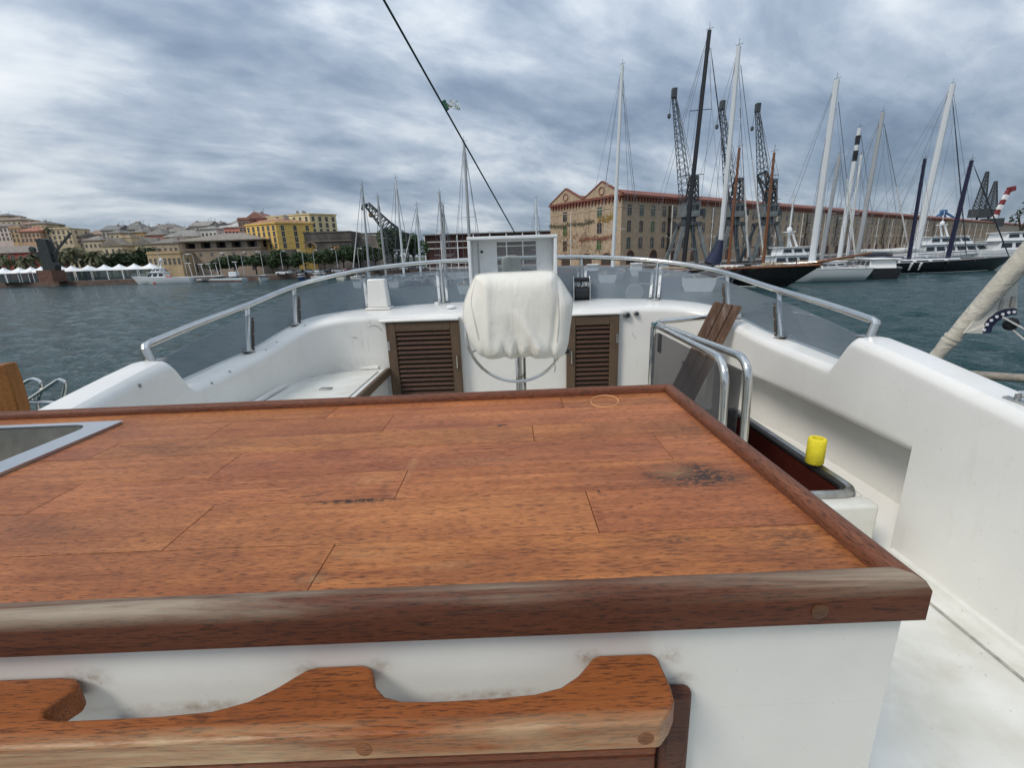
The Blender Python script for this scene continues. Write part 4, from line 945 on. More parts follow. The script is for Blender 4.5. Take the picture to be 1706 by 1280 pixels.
house('square cream bell tower with dark openings beside the chapel', 205, 224, 396, 424, 232, S(195, 175, 135), 'flat', rows=1, cols=2, ww=1.6, wh=4, depth=6, name='bell_tower', cat='tower', chim=0)
house('cream gabled house right of the bell tower', 228, 258, 409, 424, 228, S(200, 182, 140), 'gablef', 3.2, S(120, 112, 100), rows=1, cols=3, side=0)
house('beige low house left of the loggia hall', 255, 300, 407, 424, 226, S(180, 160, 130), 'hip', 2.5, S(115, 108, 98), rows=1, cols=5)
house('white house with dark windows over the loggia hall roof', 336, 363, 383, 398, 245, S(200, 200, 190), 'hip', 1.5, S(130, 128, 120), rows=1, cols=4)
house('pale grey terrace house on the skyline behind the white house', 318, 350, 378, 386, 290, S(175, 168, 155), 'gable', 3, S(130, 125, 118), rows=1, cols=4)
house('light roofed house between white and pink houses', 362, 382, 383, 396, 262, S(185, 175, 160), 'gable', 2, S(150, 148, 142), rows=1, cols=3)
house('pink house with shuttered windows and pale roof', 376, 406, 380, 396, 240, S(205, 130, 110), 'hip', 2.2, S(165, 160, 155), rows=1, cols=5, wm=shutter)
house('tall brick red house with dark shutters left of the yellow block', 401, 420, 366, 396, 218, S(150, 105, 85), 'flat', rows=3, cols=3, depth=14, side=0, chim=0)
house('salmon pink house with low gable rising behind the yellow block', 417, 444, 365, 392, 224, S(195, 120, 105), 'gablef', 2.6, S(140, 95, 80), rows=2, cols=2)
house('narrow grey house closing the gap right of the roof terrace', 124, 140, 396, 412, 262, S(165, 155, 140), 'gable', 2, S(110, 105, 98), rows=2, cols=2)
house('low beige house half hidden by the slim palms', 142, 172, 402, 416, 250, S(190, 172, 140), 'hip', 2.4, S(120, 112, 102), rows=1, cols=4)
house('brown roofed house above the low beige house', 150, 178, 392, 404, 285, S(178, 158, 130), 'gable', 2.6, S(128, 104, 88), rows=1, cols=4)
house('tall cream house at the left end of the skyline roofs', 186, 204, 390, 408, 262, S(205, 188, 150), 'hip', 1.8, S(108, 104, 98), rows=2, cols=2)
house('ochre house tucked below the pyramid roof', 200, 221, 399, 414, 248, S(196, 160, 104), 'hip', 2, S(112, 104, 96), rows=1, cols=3)
house('rose house behind the yellow house windows', 238, 252, 385, 400, 276, S(188, 128, 108), 'hip', 2, S(110, 106, 100), rows=2, cols=2)
house('long grey roof with attic windows over the salmon house', 262, 306, 388, 398, 272, S(172, 160, 142), 'gable', 2.6, S(118, 114, 106), rows=1, cols=6, chim=3)
house('cream house with flat roof behind the pale hip roof', 296, 322, 385, 400, 278, S(204, 190, 158), 'flat', rows=2, cols=3)
house('terracotta house left of the loggia hall roof', 280, 306, 404, 418, 236, S(184, 132, 100), 'hip', 2.2, S(120, 100, 86), rows=1, cols=4)
house('pale attic house between skyline terrace and white house', 346, 366, 376, 388, 300, S(190, 180, 162), 'gable', 2, S(128, 122, 114), rows=1, cols=3)
house('stone house rising behind the pink house', 384, 404, 374, 386, 275, S(176, 160, 138), 'hip', 2, S(130, 124, 116), rows=1, cols=3)
house('beige villa on the slope below the hilltop house', 6, 40, 368, 384, 305, S(196, 176, 146), 'hip', 2.4, S(126, 108, 94), rows=2, cols=4)
# yellow block seen on its corner: built in its own rotated frame
def block(label, Pc, dl, Ll, dr, Lr, zb, zt, wc, rows, cl, cr_, rk, cat='apartment house', ww=1.3, wh=2.0, name='apartment_block', zv=None, bands=True):
    """Corner at Pc; left face runs Ll metres along dl, right face Lr along dr."""
    dl = Vector(dl).normalized(); dr = Vector(dr).normalized(); Pc = Vector((Pc[0], Pc[1], 0))
    t = thing(name, label, cat, (Pc.x, Pc.y, zb))
    A, B_, C_, D_ = Pc, Pc + dr * Lr, Pc + dr * Lr + dl * Ll, Pc + dl * Ll
    up = lambda p, z: Vector((p.x, p.y, z)); cen = (A + C_) / 2
    def slab(z0, z1, o):
        q = [p + (p - cen).normalized() * o for p in (A, B_, C_, D_)]
        return MB().add([up(p, z0) for p in q] + [up(p, z1) for p in q], [(0, 1, 2, 3), (4, 5, 6, 7), (0, 1, 5, 4), (1, 2, 6, 5), (2, 3, 7, 6), (3, 0, 4, 7)])
    slab(zb, zt, 0).build('wall', plaster, t, color=wc)
    slab(zt + .002, zt + .5, .6).build('cornice', plaster, t, color=tuple(c * .92 for c in wc))
    q = [p + (p - cen).normalized() * .4 for p in (A, B_, C_, D_)]
    rf = MB().add([up(p, zt + .503) for p in q] + [up(cen + (p - cen) * .25, zt + rk[0]) for p in q], [(0, 1, 2, 3), (4, 5, 6, 7), (0, 1, 5, 4), (1, 2, 6, 5), (2, 3, 7, 6), (3, 0, 4, 7)]).build('roof', slate, t, color=rk[1])
    for k in range(3):
        c_ = cen + dl * Ll * hs_rnd.uniform(-.3, .3) + dr * Lr * hs_rnd.uniform(-.3, .3)
        MB().box(c_.x - .4, c_.x + .4, c_.y - .4, c_.y + .4, zt + .6, zt + rk[0] + 1.1).build('chimney', plaster, rf, color=(.4, .35, .3))
    me = win_mesh(ww, wh, plaster if False else frame_pale, pane_dark)
    zv = zb if zv is None else zv
    windows(t, D_, -dl, Ll, zv, zt - .5, rows, cl, me, wh); windows(t, A, dr, Lr, zv, zt - .5, rows, cr_, me, wh)
    if bands:
        for r in range(1, rows):
            z = zv + (zt - .5 - zv) * r / rows
            slab(z - .12, z + .12, .09).build('string_course', plaster, t, color=tuple(c * .95 for c in wc))
    return t
yc = AY(465, 413, 190)
block('bright yellow apartment block with four rows of windows above the quay trees', (yc.x, 190), (-1, .45, 0), 17, (1, .75, 0), 14, QZ, AY(465, 372, 190).z, S(236, 186, 78), 4, 6, 3, (2.4, S(150, 108, 70)), zv=AY(465, 414, 190).z)
cc = AY(519, 388, 215)
block('cream apartment block rising behind the dark fortress and yellow block', (cc.x, 215), (-1, .35, 0), 24, (1, .9, 0), 12, QZ, AY(519, 357, 215).z, S(226, 205, 150), 3, 7, 4, (1.2, S(120, 105, 85)), zv=AY(519, 390, 215).z, bands=False)
# loggia hall: stone hall with a broad hip roof and open loggia
lx0, lx1, LY = AY(307, 425, 188).x, AY(436, 425, 188).x, 188
lz = lambda py: AY(370, py, LY).z
lg = thing('loggia_hall', 'grey stone hall with open loggia under a broad hip roof behind the quay', 'hall', ((lx0 + lx1) / 2, LY, QZ))
hallc = S(150, 132, 112)
MB().box(lx0, lx1, LY, LY + 22, QZ - .2, lz(414)).build('wall', plaster, lg, color=hallc)
MB().box(lx0 - .3, lx1 + .3, LY - .35, LY + 22.3, lz(416), lz(414) + .25).build('string_course', plaster, lg, color=S(140, 122, 105))
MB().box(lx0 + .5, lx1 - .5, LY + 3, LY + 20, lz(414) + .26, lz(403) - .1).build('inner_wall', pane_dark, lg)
for k in range(6):
    x = lx0 + (lx1 - lx0) * k / 5; MB().box(x - (.05 if k == 0 else 1.1), x + (.05 if k == 5 else 1.1), LY + .1, LY + 2.5, lz(414) + .252, lz(403)).build('pier', plaster, lg, color=hallc)
MB().box(lx0, lx1, LY + .06, LY + 2.6, lz(403) + .002, lz(401.5)).build('lintel', plaster, lg, color=hallc)
roof_mb(lx0, lx1, LY, LY + 22, lz(401.5) + .01, 3.2, 'hip', 2.0).build('roof', slate, lg, color=S(125, 116, 104))
me = win_mesh(1.6, 3.2, frame_pale, pane_dark); windows(lg, (lx0, LY, 0), (1, 0, 0), lx1 - lx0, QZ, lz(432), 1, 4, me, 3.0, name='doorway')
me = win_mesh(1.0, 1.2, frame_pale, pane_dark); windows(lg, (lx0, LY, 0), (1, 0, 0), lx1 - lx0, lz(428), lz(418), 1, 7, me, 1.2)
house('low yellowish annexe left of the loggia hall', 250, 305, 423, 447, 180, S(178, 152, 110), 'flat', rows=1, cols=7, depth=14, z_to=QZ, ww=1.0, wh=2.4, name='annexe', cat='annexe', rc=S(130, 120, 100), chim=0)
house('brick red palace front behind the palms at the far left', -60, 62, 424, 452, 205, S(165, 62, 55), 'hip', 3, S(120, 110, 100), rows=2, cols=9, depth=16, z_to=QZ, ww=1.5, wh=2.6, name='red_palace', cat='palace')
# fortress of dark stone with an arched gate
fort = mat('dark_fort_stone', (.085, .078, .070), .95, var=.4, scale=.22, stretch=(1, 1, .6), col2=(.165, .148, .128), bump=.4, bscale=1.2, detail=9)
FY = 196
fx0, fx1 = AY(493, 425, FY).x, AY(588, 425, FY).x; fz = AY(540, 388, FY).z
ft = thing('fortress_gate', 'dark stone fortress wall with an arched gateway right of the yellow block', 'fortress', ((fx0 + fx1) / 2, FY, QZ))
ax_ = AY(520, 425, FY).x; aw = 2.1; ah = AY(520, 405, FY).z
arch = [(ax_ + aw * math.cos(R(a)), ah - aw + aw * math.sin(R(a))) for a in range(0, 181, 15)]
left = [(fx0, QZ), (fx0, fz)] + [(ax_ , fz)] + [p for p in arch[6:]] + [(ax_ - aw, QZ)]
right = [(fx1, QZ), (ax_ + aw, QZ)] + arch[:7] + [(ax_, fz), (fx1, fz)]
for pl_ in (left, right):
    MB().prism(pl_, lambda a, b: (a, FY, b), lambda a, b: (a, FY + 14, b)).build('wall', fort, ft)
MB().prism([(ax_ + (x - ax_) * 1.22, z + (.6 if z > ah - aw else 0)) for x, z in arch] + [(x, z) for x, z in arch[::-1]], lambda a, b: (a, FY - .25, b), lambda a, b: (a, FY - .002, b)).build('arch_ring', plaster, ft, color=S(140, 122, 105))
MB().box(ax_ - aw - .4, ax_ + aw + .4, FY + 3, FY + 3.2, QZ, ah - 3.2).build('glazed_gate', mat('teal_glass', (.03, .10, .11), .15, var=.3), ft)
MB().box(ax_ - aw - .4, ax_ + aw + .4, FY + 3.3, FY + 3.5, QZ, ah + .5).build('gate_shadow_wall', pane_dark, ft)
MB().box(fx0 - .2, fx1 + .3, FY - .4, FY - .003, AY(540, 402.5, FY).z, AY(540, 401, FY).z).build('string_course', plaster, ft, color=S(125, 112, 98))
MB().box(fx0, fx1, FY - .2, FY + 14, fz + .002, fz + .5).build('parapet', fort, ft)
bz = AY(561, 416, FY - .4)
bn = MB().box(bz.x - 2.2, bz.x + 2.2, FY - .5, FY - .42, bz.z - 1.5, bz.z + 1.5).build('banner', mat('pink_print', (.55, .05, .22), .6, scale=.9, col2=(.75, .38, .12), var=.4, thr=(.45, .55)), None)
tag(rebase(bn, (bz.x, FY - .5, bz.z - 1.5)), 'pink and orange printed banner hung on the dark fortress wall', 'banner')
w2 = thing('fortress_bastion', 'lower weathered stone bastion continuing right of the fortress gate', 'bastion', (AY(612, 425, 204).x, 204, QZ))
bx0, bx1 = AY(588, 425, 204).x, AY(640, 425, 204).x
MB().add([(bx0, 204, QZ), (bx1 + 1.5, 203, QZ), (bx1, 222, QZ), (bx0, 222, QZ), (bx0, 204.8, AY(612, 391, 204).z), (bx1, 205, AY(612, 392, 204).z), (bx1, 222, AY(612, 392, 204).z), (bx0, 222, AY(612, 391, 204).z)], [(0, 1, 5, 4), (1, 2, 6, 5), (2, 3, 7, 6), (3, 0, 4, 7), (4, 5, 6, 7)]).build('wall', mat('pale_fort_stone', (.17, .15, .125), .95, var=.4, scale=.3, detail=8), w2)
for k in range(6):
    x = bx0 + (bx1 - bx0) * (k + .5) / 6; MB().box(x - 1, x + 1, 204.9, 206, AY(612, 391, 204).z + .003, AY(612, 389, 204).z + .3).build('merlon', fort, w2)
# low dark stone wall under the yellow block
wl = MB().box(AY(436, 430, 184).x, AY(494, 430, 184).x, 184, 185.2, QZ, AY(465, 416, 184).z).build('retaining_wall', fort, None)
tag(rebase(wl, (AY(465, 430, 184).x, 184, QZ)), 'dark stone retaining wall below the yellow block', 'wall')
# modern rust-red hall with white steel frame
MY = 215
mx0, mx1 = AY(710, 430, MY).x, AY(925, 430, MY).x; mz0, mz1 = QZ, AY(780, 390.5, MY).z
mh = thing('framed_hall', 'rust red modern hall with white steel grid behind the marina', 'hall', ((mx0 + mx1) / 2, MY, QZ))
rust = mat('rust_red_cladding', (.055, .020, .015), .8, var=.3, scale=.6)
MB().box(mx0, mx1, MY, MY + 30, QZ, mz1).build('wall', rust, mh)
MB().box(mx0 - .5, mx1 + .5, MY - 1.2, MY + 31, mz1 + .002, mz1 + .5).build('roof', mat('grey_roof_sheet', (.16, .16, .16), .7), mh)
for k in range(9):
    x = mx0 + (mx1 - mx0) * k / 8; MB().box(x - .22, x + .22, MY - 1.0, MY - .6, QZ, mz1).build('steel_column', white, mh)
for py in (402, 413): MB().box(mx0, mx1, MY - .95, MY - .7, AY(780, py, MY).z, AY(780, py, MY).z + .3).build('steel_beam', white, mh)
for k in range(5):
    x = mx0 + 4 + k * 8; MB().box(x, x + 3, MY + 6, MY + 10, mz1 + .503, mz1 + 1.6).build('roof_unit', white, mh)

# ---------------------------------------------------------------- trees and palms
leafm = mat('leaf_green', (.040, .068, .020), .6, var=.5, scale=.8, tint=True)
leafm2 = mat('palm_green', (.075, .085, .026), .6, var=.4, scale=.8)
barkm = mat('bark', (.07, .055, .04), .9, var=.3, scale=6)
def leaves(blobs, n, s, rnd):
    V = []; F = []
    for k in range(n):
        c, rx, ry, rz = blobs[rnd.randrange(len(blobs))]
        while True:
            p = Vector((rnd.uniform(-1, 1), rnd.uniform(-1, 1), rnd.uniform(-1, 1)))
            if .25 < p.length < 1: break
        p = p.normalized() * (p.length ** .45) * rnd.uniform(.86, 1.08)
        o = Vector(c) + Vector((p.x * rx, p.y * ry, p.z * rz))
        a = Vector((rnd.gauss(0, 1), rnd.gauss(0, 1), rnd.gauss(0, .6))).normalized(); b_ = a.cross(Vector((rnd.gauss(0, 1), rnd.gauss(0, 1), rnd.gauss(0, 1)))).normalized()
        u = s * rnd.uniform(.6, 1.3); k0 = len(V)
        V += [o - a * u, o + b_ * u * .55, o + a * u, o - b_ * u * .55]; F.append((k0, k0 + 1, k0 + 2, k0 + 3))
    return MB().add(V, F)
def tree(label, px, Y, pbase_z, h, w, n=1500, s=.42, tint=(1, 1, 1), group=None, seed=0, name='tree', nb=9, flat=.6):
    rnd = random.Random(seed); x = AY(px, 440, Y).x
    t = thing(name, label, 'tree', (x, Y, pbase_z), 0, group)
    th = h * .32
    trunk = MB().tube([(0, 0, 0), (.1, 0, th * .6), (.05, .1, th * 1.3)], [h * .035, h * .028, h * .02], 8)
    for k in range(5):
        a = 2 * math.pi * k / 5 + rnd.random(); trunk.tube([(.05, .05, th), (w * .25 * math.cos(a), w * .25 * math.sin(a), h * .62), (w * .36 * math.cos(a), w * .36 * math.sin(a), h * .8)], [h * .018, h * .01, h * .004], 6)
    trunk.build('trunk', barkm, t, world=False)
    bl = [((rnd.uniform(-.36, .36) * w, rnd.uniform(-.3, .3) * w, th + (h - th) * rnd.uniform(.28, .78)), w * rnd.uniform(.18, .3), w * rnd.uniform(.18, .3), (h - th) * rnd.uniform(.2, .32)) for k in range(nb)]
    leaves(bl, n, s, rnd).build('crown', leafm, t, world=False, color=tint)
    return t
row = [(362, 'leftmost'), (392, ''), (425, ''), (452, ''), (478, ''), (508, ''), (540, ''), (572, ''), (600, ''), (625, '')]
words = ['leftmost round tree of the quay row, before the loggia hall', 'second round quay tree, under the middle of the loggia hall', 'third round quay tree, under the right corner of the loggia hall', 'dark round quay tree below the left half of the yellow block', 'dark round quay tree below the corner of the yellow block', 'rounded quay tree left of the fortress gateway', 'rounded quay tree right of the fortress gateway', 'dark round quay tree below the pink banner', 'round quay tree in front of the low bastion', 'rightmost round tree of the quay row, beside the lattice jib']
for k, (px, _) in enumerate(row):
    tree(words[k], px, 172 + (k % 3) * 2, QZ, 6.8 + (k % 4) * .6 + (1.4 if px > 560 else 0), 11.0, 2200, .42, (1 - .1 * (k % 3), 1, 1), 'round trees along the quay', 40 + k, 'quay_tree')
tree('tall leafy green tree under the tip of the lattice crane jib', 655, 176, QZ, 15.5, 13, 4200, .45, (1.25, 1.5, 1.1), None, 71, 'tall_tree', 14)
tree('tall leafy tree between the lattice jib and the rust red hall', 690, 182, QZ, 13.5, 11, 3200, .45, (1.15, 1.35, 1.05), None, 72, 'tall_tree', 12)
for k, (px, Y, h, w, lb_) in enumerate([(182, 196, 9, 12, 'dark evergreen clump right of the last tall palm'), (205, 198, 10, 12, 'dark evergreen behind the middle of the white tents'), (228, 200, 11, 13, 'dark bushy evergreen below the bell tower'), (247, 202, 12, 11, 'dark evergreen tree beside the yellowish annexe'), (12, 345, 10, 26, 'hilltop tree left of the beige house at the far left'), (30, 335, 9, 18, 'hilltop shrub tree right of the beige house'), (112, 262, 8, 14, 'roof terrace greenery tree above the cream house')]):
    z = QZ if Y < 215 else (hill_h(AY(px, 440, Y).x, Y) if px < 100 else AY(px, 385, Y).z - 5)
    tree(lb_, px, Y, z, h, w, 1800, .5, (.7, .8, .8), None, 90 + k, 'evergreen_tree')
def palm(seed, h):
    rnd = random.Random(seed); tr = MB().tube([(0, 0, 0), (.15, 0, h * .4), (.05, .1, h * .8), (0, .1, h)], [.36, .28, .26, .34], 8)
    fr = MB()
    for k in range(52):
        a = rnd.uniform(0, 2 * math.pi); el = rnd.uniform(-.6, 1.3); Lf = rnd.uniform(2.6, 3.5); d = Vector((math.cos(a), math.sin(a), 0)); pts = []
        for i in range(7):
            u = i / 6; pts.append(Vector((0, .1, h)) + d * Lf * (u * math.cos(el * .7)) + Vector((0, 0, Lf * (u * math.sin(el) * .8 - .62 * u * u))))
        sd = d.cross(Vector((0, 0, 1)))
        for i in range(6):
            p, q = pts[i], pts[i + 1]
            for s in (-1, 1):
                for j in range(3):
                    o = p.lerp(q, j / 3); l = (.75 - .5 * abs(i / 6 - .35)) * rnd.uniform(.8, 1.1); e = o + sd * s * l * .8 + (q - p).normalized() * l * .45 + Vector((0, 0, -.25 * l))
                    w_ = (q - p) * .30; fr.add([o, o + w_, e], [(0, 1, 2)])
    return tr.mesh('trunk', barkm), fr.mesh('fronds', leafm2)
pm_ = [palm(1, 6.6), palm(2, 7.6), palm(3, 6.0)]
pl_words = ['first palm from the left edge before the red palace', 'second palm from the left edge, lower crown', 'third palm from the left, in front of the red palace', 'fourth palm from the left, left of the dark iron crane', 'palm half hidden behind the dark iron crane', 'palm just right of the iron crane tower', 'palm under the raised arm of the iron crane', 'fuller palm right of the iron crane arm', 'tall palm standing apart right of the iron crane', 'rightmost slim palm above the white tents']
for k, (px, Y, zz) in enumerate([(-4, 196, 0), (10, 188, 0), (26, 194, 0), (42, 190, 0), (58, 196, 0), (100, 192, 1), (112, 186, 2), (128, 188, 1), (137, 196, 1), (160, 190, 2)]):
    t = thing('palm_tree', pl_words[k], 'palm', (AY(px, 440, Y).x, Y, QZ), k * 1.3, 'palms along the promenade')
    tm, fm_ = pm_[k % 3]; s = 1.3 + .2 * (px in (128, 137, 160, 112))
    for nm, me in (('trunk', tm), ('fronds', fm_)): o = inst(nm, me, (0, 0, 0), 0, t); o.scale = (s, s, s)

# ---------------------------------------------------------------- promenade: tents, lamps, iron crane, cars
tent_m = mat('white_tent_fabric', (.80, .81, .80), .7, var=.04)
tent_glass = glass('tent_glazing', (.55, .62, .62), (.12, .16, .17), .4, .1)
tw = 5.6
def tent_meshes():
    rn = []
    for f, z in ((1.03, 3.3), (1.0, 3.55), (.6, 4.15), (.28, 4.75), (.06, 5.35), (.015, 5.5)):
        rn.append([Vector((sx * tw / 2 * f, sy * tw / 2 * f, z)) for sx, sy in ((-1, -1), (0, -1.0), (1, -1), (1, 0), (1, 1), (0, 1), (-1, 1), (-1, 0))])
    cano = MB().loft(rn, cap=True).mesh('canopy', tent_m, True)
    post = MB().box(-.09, .09, -.09, .09, 0, 3.4).mesh('post', white)
    wall = MB().box(-tw / 2 + .15, tw / 2 - .15, -.03, .03, .1, 3.2).mesh('glazing', tent_glass)
    fl_ = MB().box(-tw / 2 + .15, tw / 2 - .15, -.6, .6, 0, .9).mesh('inner_tables', mat('cafe_clutter', (.12, .11, .10), .7, scale=2.5, var=.8))
    return cano, post, wall, fl_
tmz = tent_meshes()
ten = ['leftmost white pyramid tent at the picture edge', 'second white pyramid tent from the left', 'third white tent, left of the iron crane', 'white tent touching the left of the iron crane base', 'first white tent right of the iron crane', 'second white tent right of the iron crane', 'third white tent right of the iron crane', 'fourth white tent right of the iron crane', 'white tent left of the bell tower line', 'white tent before the dark evergreens', 'rightmost white pyramid tent near the yellowish annexe']
for k, px in enumerate((8, 34, 54, 71, 105, 122, 150, 177, 202, 227, 254)):
    p = AZ(px, 464.5, QZ); Y = 177; x = AY(px, 455, Y).x
    t = thing('tent', ten[k], 'tent', (x, Y, QZ), 0, 'white cafe tents on the promenade')
    inst('canopy', tmz[0], (0, 0, 0), 0, t)
    for sx in (-1, 1):
        for sy in (-1, 1): inst('post', tmz[1], (sx * (tw / 2 - .1), sy * (tw / 2 - .1), 0), 0, t)
    inst('glazing', tmz[2], (0, -tw / 2 + .1, 0), 0, t); inst('inner_tables', tmz[3], (0, .5, 0), 0, t)
# old iron crane
iron = mat('dark_iron', (.035, .042, .042), .6, var=.3, scale=1.2, metal=.2)
IY = 168; cb = AY(86, 458, IY)
ic = thing('iron_crane', 'old dark iron harbour crane with raised arm on a brick plinth', 'crane', (cb.x, IY, QZ))
zz_ = lambda py: AY(86, py, IY).z
MB().box(cb.x - 2.6, cb.x + 2.6, IY - 2.6, IY + 2.6, QZ, zz_(450)).build('plinth', mat('brick_plinth', (.17, .085, .06), .9, var=.4, scale=1.5), ic)
q = [(AY(70, 397, IY).x, zz_(397)), (AY(81, 399, IY).x, zz_(399)), (AY(92, 436, IY).x, zz_(436)), (AY(97, 442, IY).x, zz_(442)), (AY(97, 450, IY).x, zz_(450)), (AY(77, 450, IY).x, zz_(450)), (AY(74, 436, IY).x, zz_(436)), (AY(64, 398, IY).x, zz_(398))]
MB().prism(q, lambda a, b: (a, IY - 1.2, b), lambda a, b: (a, IY + 1.2, b)).build('tower', iron, ic)
for a, b_, w_ in (((79, 437), (118, 388), .55), ((76, 437), (52, 415), .5), ((86, 404), (95, 418), .35), ((95, 418), (90, 440), .4), ((80, 400), (96, 408), .35), ((96, 408), (96, 430), .35), ((66, 424), (60, 428), .3)):
    MB().bar(AY(*a, IY - .3), AY(*b_, IY - .3), w_, w_).build('arm' if w_ > .45 else 'brace', iron, ic)
p = AY(54, 416, IY); MB().lathe([(.2, -.5), (1.0, -.4), (1.0, .4), (.2, .5)], p, 14, 'Y').build('counterweight', iron, ic)
# street lamps
lampm = mat('lamp_grey', (.48, .49, .48), .5)
pole_me = MB().tube(round_path([(0, 0, 0), (0, 0, 7.2), (.5, 0, 7.9), (1.3, 0, 7.8)], .6, 4), [.10] * 2 + [.07] * (len(round_path([(0, 0, 0), (0, 0, 7.2), (.5, 0, 7.9), (1.3, 0, 7.8)], .6, 4)) - 2), 6).mesh('pole', lampm, True)
head_me = MB().lathe([(.05, .15), (.35, .0), (.32, -.12), (.1, -.16)], (1.35, 0, 7.75), 10).mesh('lamp_head', white, True)
lamps = [(308, 'street lamp left of the pontoon, before the stone hall'), (324, 'street lamp at the left end of the loggia hall'), (366, 'bent street lamp before the second quay tree'), (381, 'bent street lamp right beside the one at the second quay tree'), (404, 'street lamp before the right part of the loggia hall'), (437, 'street lamp below the left edge of the yellow block'), (470, 'street lamp below the corner of the yellow block'), (506, 'street lamp left of the fortress arch'), (524, 'street lamp in front of the fortress arch'), (562, 'street lamp below the pink banner'), (598, 'street lamp before the low bastion'), (97, 'street lamp right of the iron crane'), (130, 'street lamp behind the third tent right of the crane')]
for k, (px, lb_) in enumerate(lamps):
    Y = 164 if px > 300 else 186
    t = thing('street_lamp', lb_, 'street lamp', (AY(px, 440, Y).x, Y, QZ), math.pi if k % 2 else 0, 'street lamps on the quay')
    inst('pole', pole_me, (0, 0, 0), 0, t); inst('lamp_head', head_me, (0, 0, 0), 0, t)
# parked cars
carp = mat('car_paint', (.8, .8, .8), .3, tint=True, var=.02, coat=.5)
def car_meshes():
    rn = []
    for x, w_, zb, zt in ((-2.1, .70, .45, .80), (-2.0, .84, .3, .92), (-1.0, .88, .25, .98), (.9, .88, .25, .95), (1.9, .82, .3, .80), (2.1, .66, .42, .66)):
        rn.append([Vector((x, -w_, zb)), Vector((x, w_, zb)), Vector((x, w_, zt - .1)), Vector((x, w_ - .08, zt)), Vector((x, -w_ + .08, zt)), Vector((x, -w_, zt - .1))])
    body = MB().loft(rn, cap=True).mesh('body', carp, True)
    cab = MB().loft([[Vector((x, s * w_, z)) for s, z in ((-1, .93), (1, .93), (.88, h), (-.88, h))] for x, w_, h in ((-1.75, .76, 1.0), (-1.2, .76, 1.42), (.2, .76, 1.45), (1.0, .76, 1.0))], cap=True).mesh('cabin', pane_dark, True)
    wh = MB().lathe([(.2, -.1), (.32, -.09), (.32, .09), (.2, .1)], (0, 0, 0), 12, 'Y').mesh('wheel', black, True)
    return body, cab, wh
cm = car_meshes()
cw = ['white', 'silver', 'dark grey', 'pale blue', 'white', 'black', 'silver', 'red', 'white', 'dark blue', 'silver', 'white', 'grey', 'white', 'dark grey', 'silver']
cc_ = {'white': (.8, .8, .8), 'silver': (.42, .43, .44), 'dark grey': (.06, .06, .07), 'pale blue': (.25, .32, .4), 'black': (.02, .02, .02), 'red': (.3, .02, .02), 'dark blue': (.02, .03, .1), 'grey': (.2, .2, .2)}
for k in range(16):
    px = 470 + k * 15.5; Y = 160 + (4 if k % 2 else 0) + (8 if px > 600 else 0)
    where = ['below the corner of the yellow block', 'between yellow block and fortress', 'left of the fortress arch lamp', 'before the fortress arch', 'right of the fortress arch', 'left of the pink banner', 'under the pink banner', 'right of the pink banner', 'at the fortress right corner', 'before the low bastion', 'right of the slim leftmost mast', 'before the bastion end', 'left of the tall trees', 'under the lattice jib', 'under the tall leafy tree', 'right of the tall trees'][k]
    t = thing('parked_car', '%s car parked on the quay %s' % (cw[k], where), 'car', (AY(px, 448, Y).x, Y, QZ), R(90 + hs_rnd.uniform(-12, 12)) if k % 3 else R(8), 'cars parked on the quay')
    inst('body', cm[0], (0, 0, 0), 0, t, cc_[cw[k]]); inst('cabin', cm[1], (0, 0, 0), 0, t)
    for x in (-1.3, 1.3):
        for y in (-.82, .82): inst('wheel', cm[2], (x, y, .32), 0, t)

# lattice helper
def lattice(b, A, B_, wa, wb, n, r, up=(0, 0, 1), cords=4):
    """Square lattice boom from A to B."""
    A = Vector(A); B_ = Vector(B_); d = (B_ - A).normalized(); up = Vector(up); x = d.cross(up).normalized(); y = x.cross(d)
    def crn(f):
        w_ = wa + (wb - wa) * f; c = A.lerp(B_, f); return [c + (x * sx + y * sy) * w_ / 2 for sx, sy in ((-1, -1), (1, -1), (1, 1), (-1, 1))]
    prev = crn(0)
    for i in range(1, n + 1):
        cur = crn(i / n)
        for k in range(4):
            b.bar(prev[k], cur[k], r); b.bar(prev[k], cur[(k + 1) % 4], r * .6); b.bar(cur[k], cur[(k + 1) % 4], r * .6)
        prev = cur
    return b
LY_ = 160
lc = thing('floating_crane_jib', 'dark lattice jib of a dock crane leaning left above the tall trees', 'crane', (AY(672, 440, LY_).x, LY_, QZ))
lattice(MB(), AY(664, 398, LY_), AY(612, 341, LY_), 4.4, 1.6, 11, .3, up=(0, 1, 0)).build('jib', iron, lc)
MB().bar(AY(612, 341, LY_), AY(603, 344, LY_), .9).build('jib_head', iron, lc)
MB().tube([AY(604, 345, LY_), AY(604, 350, LY_)], .5, 6).build('hook_block', iron, lc)
p = AY(618, 358, LY_); MB().lathe([(.3, -.8), (.8, -.4), (.8, .4), (.3, .8)], p, 10).build('sheave_block', mat('ochre_paint', (.35, .24, .1), .6), lc)
lattice(MB(), AY(652, 440, LY_), AY(652, 398, LY_), 4, 4, 5, .3).build('tower', iron, lc)
lattice(MB(), AY(672, 440, LY_), AY(672, 388, LY_), 3, 3, 5, .3).build('tower', iron, lc)
MB().bar(AY(612, 341, LY_), AY(673, 386, LY_), .25).build('tie', iron, lc)
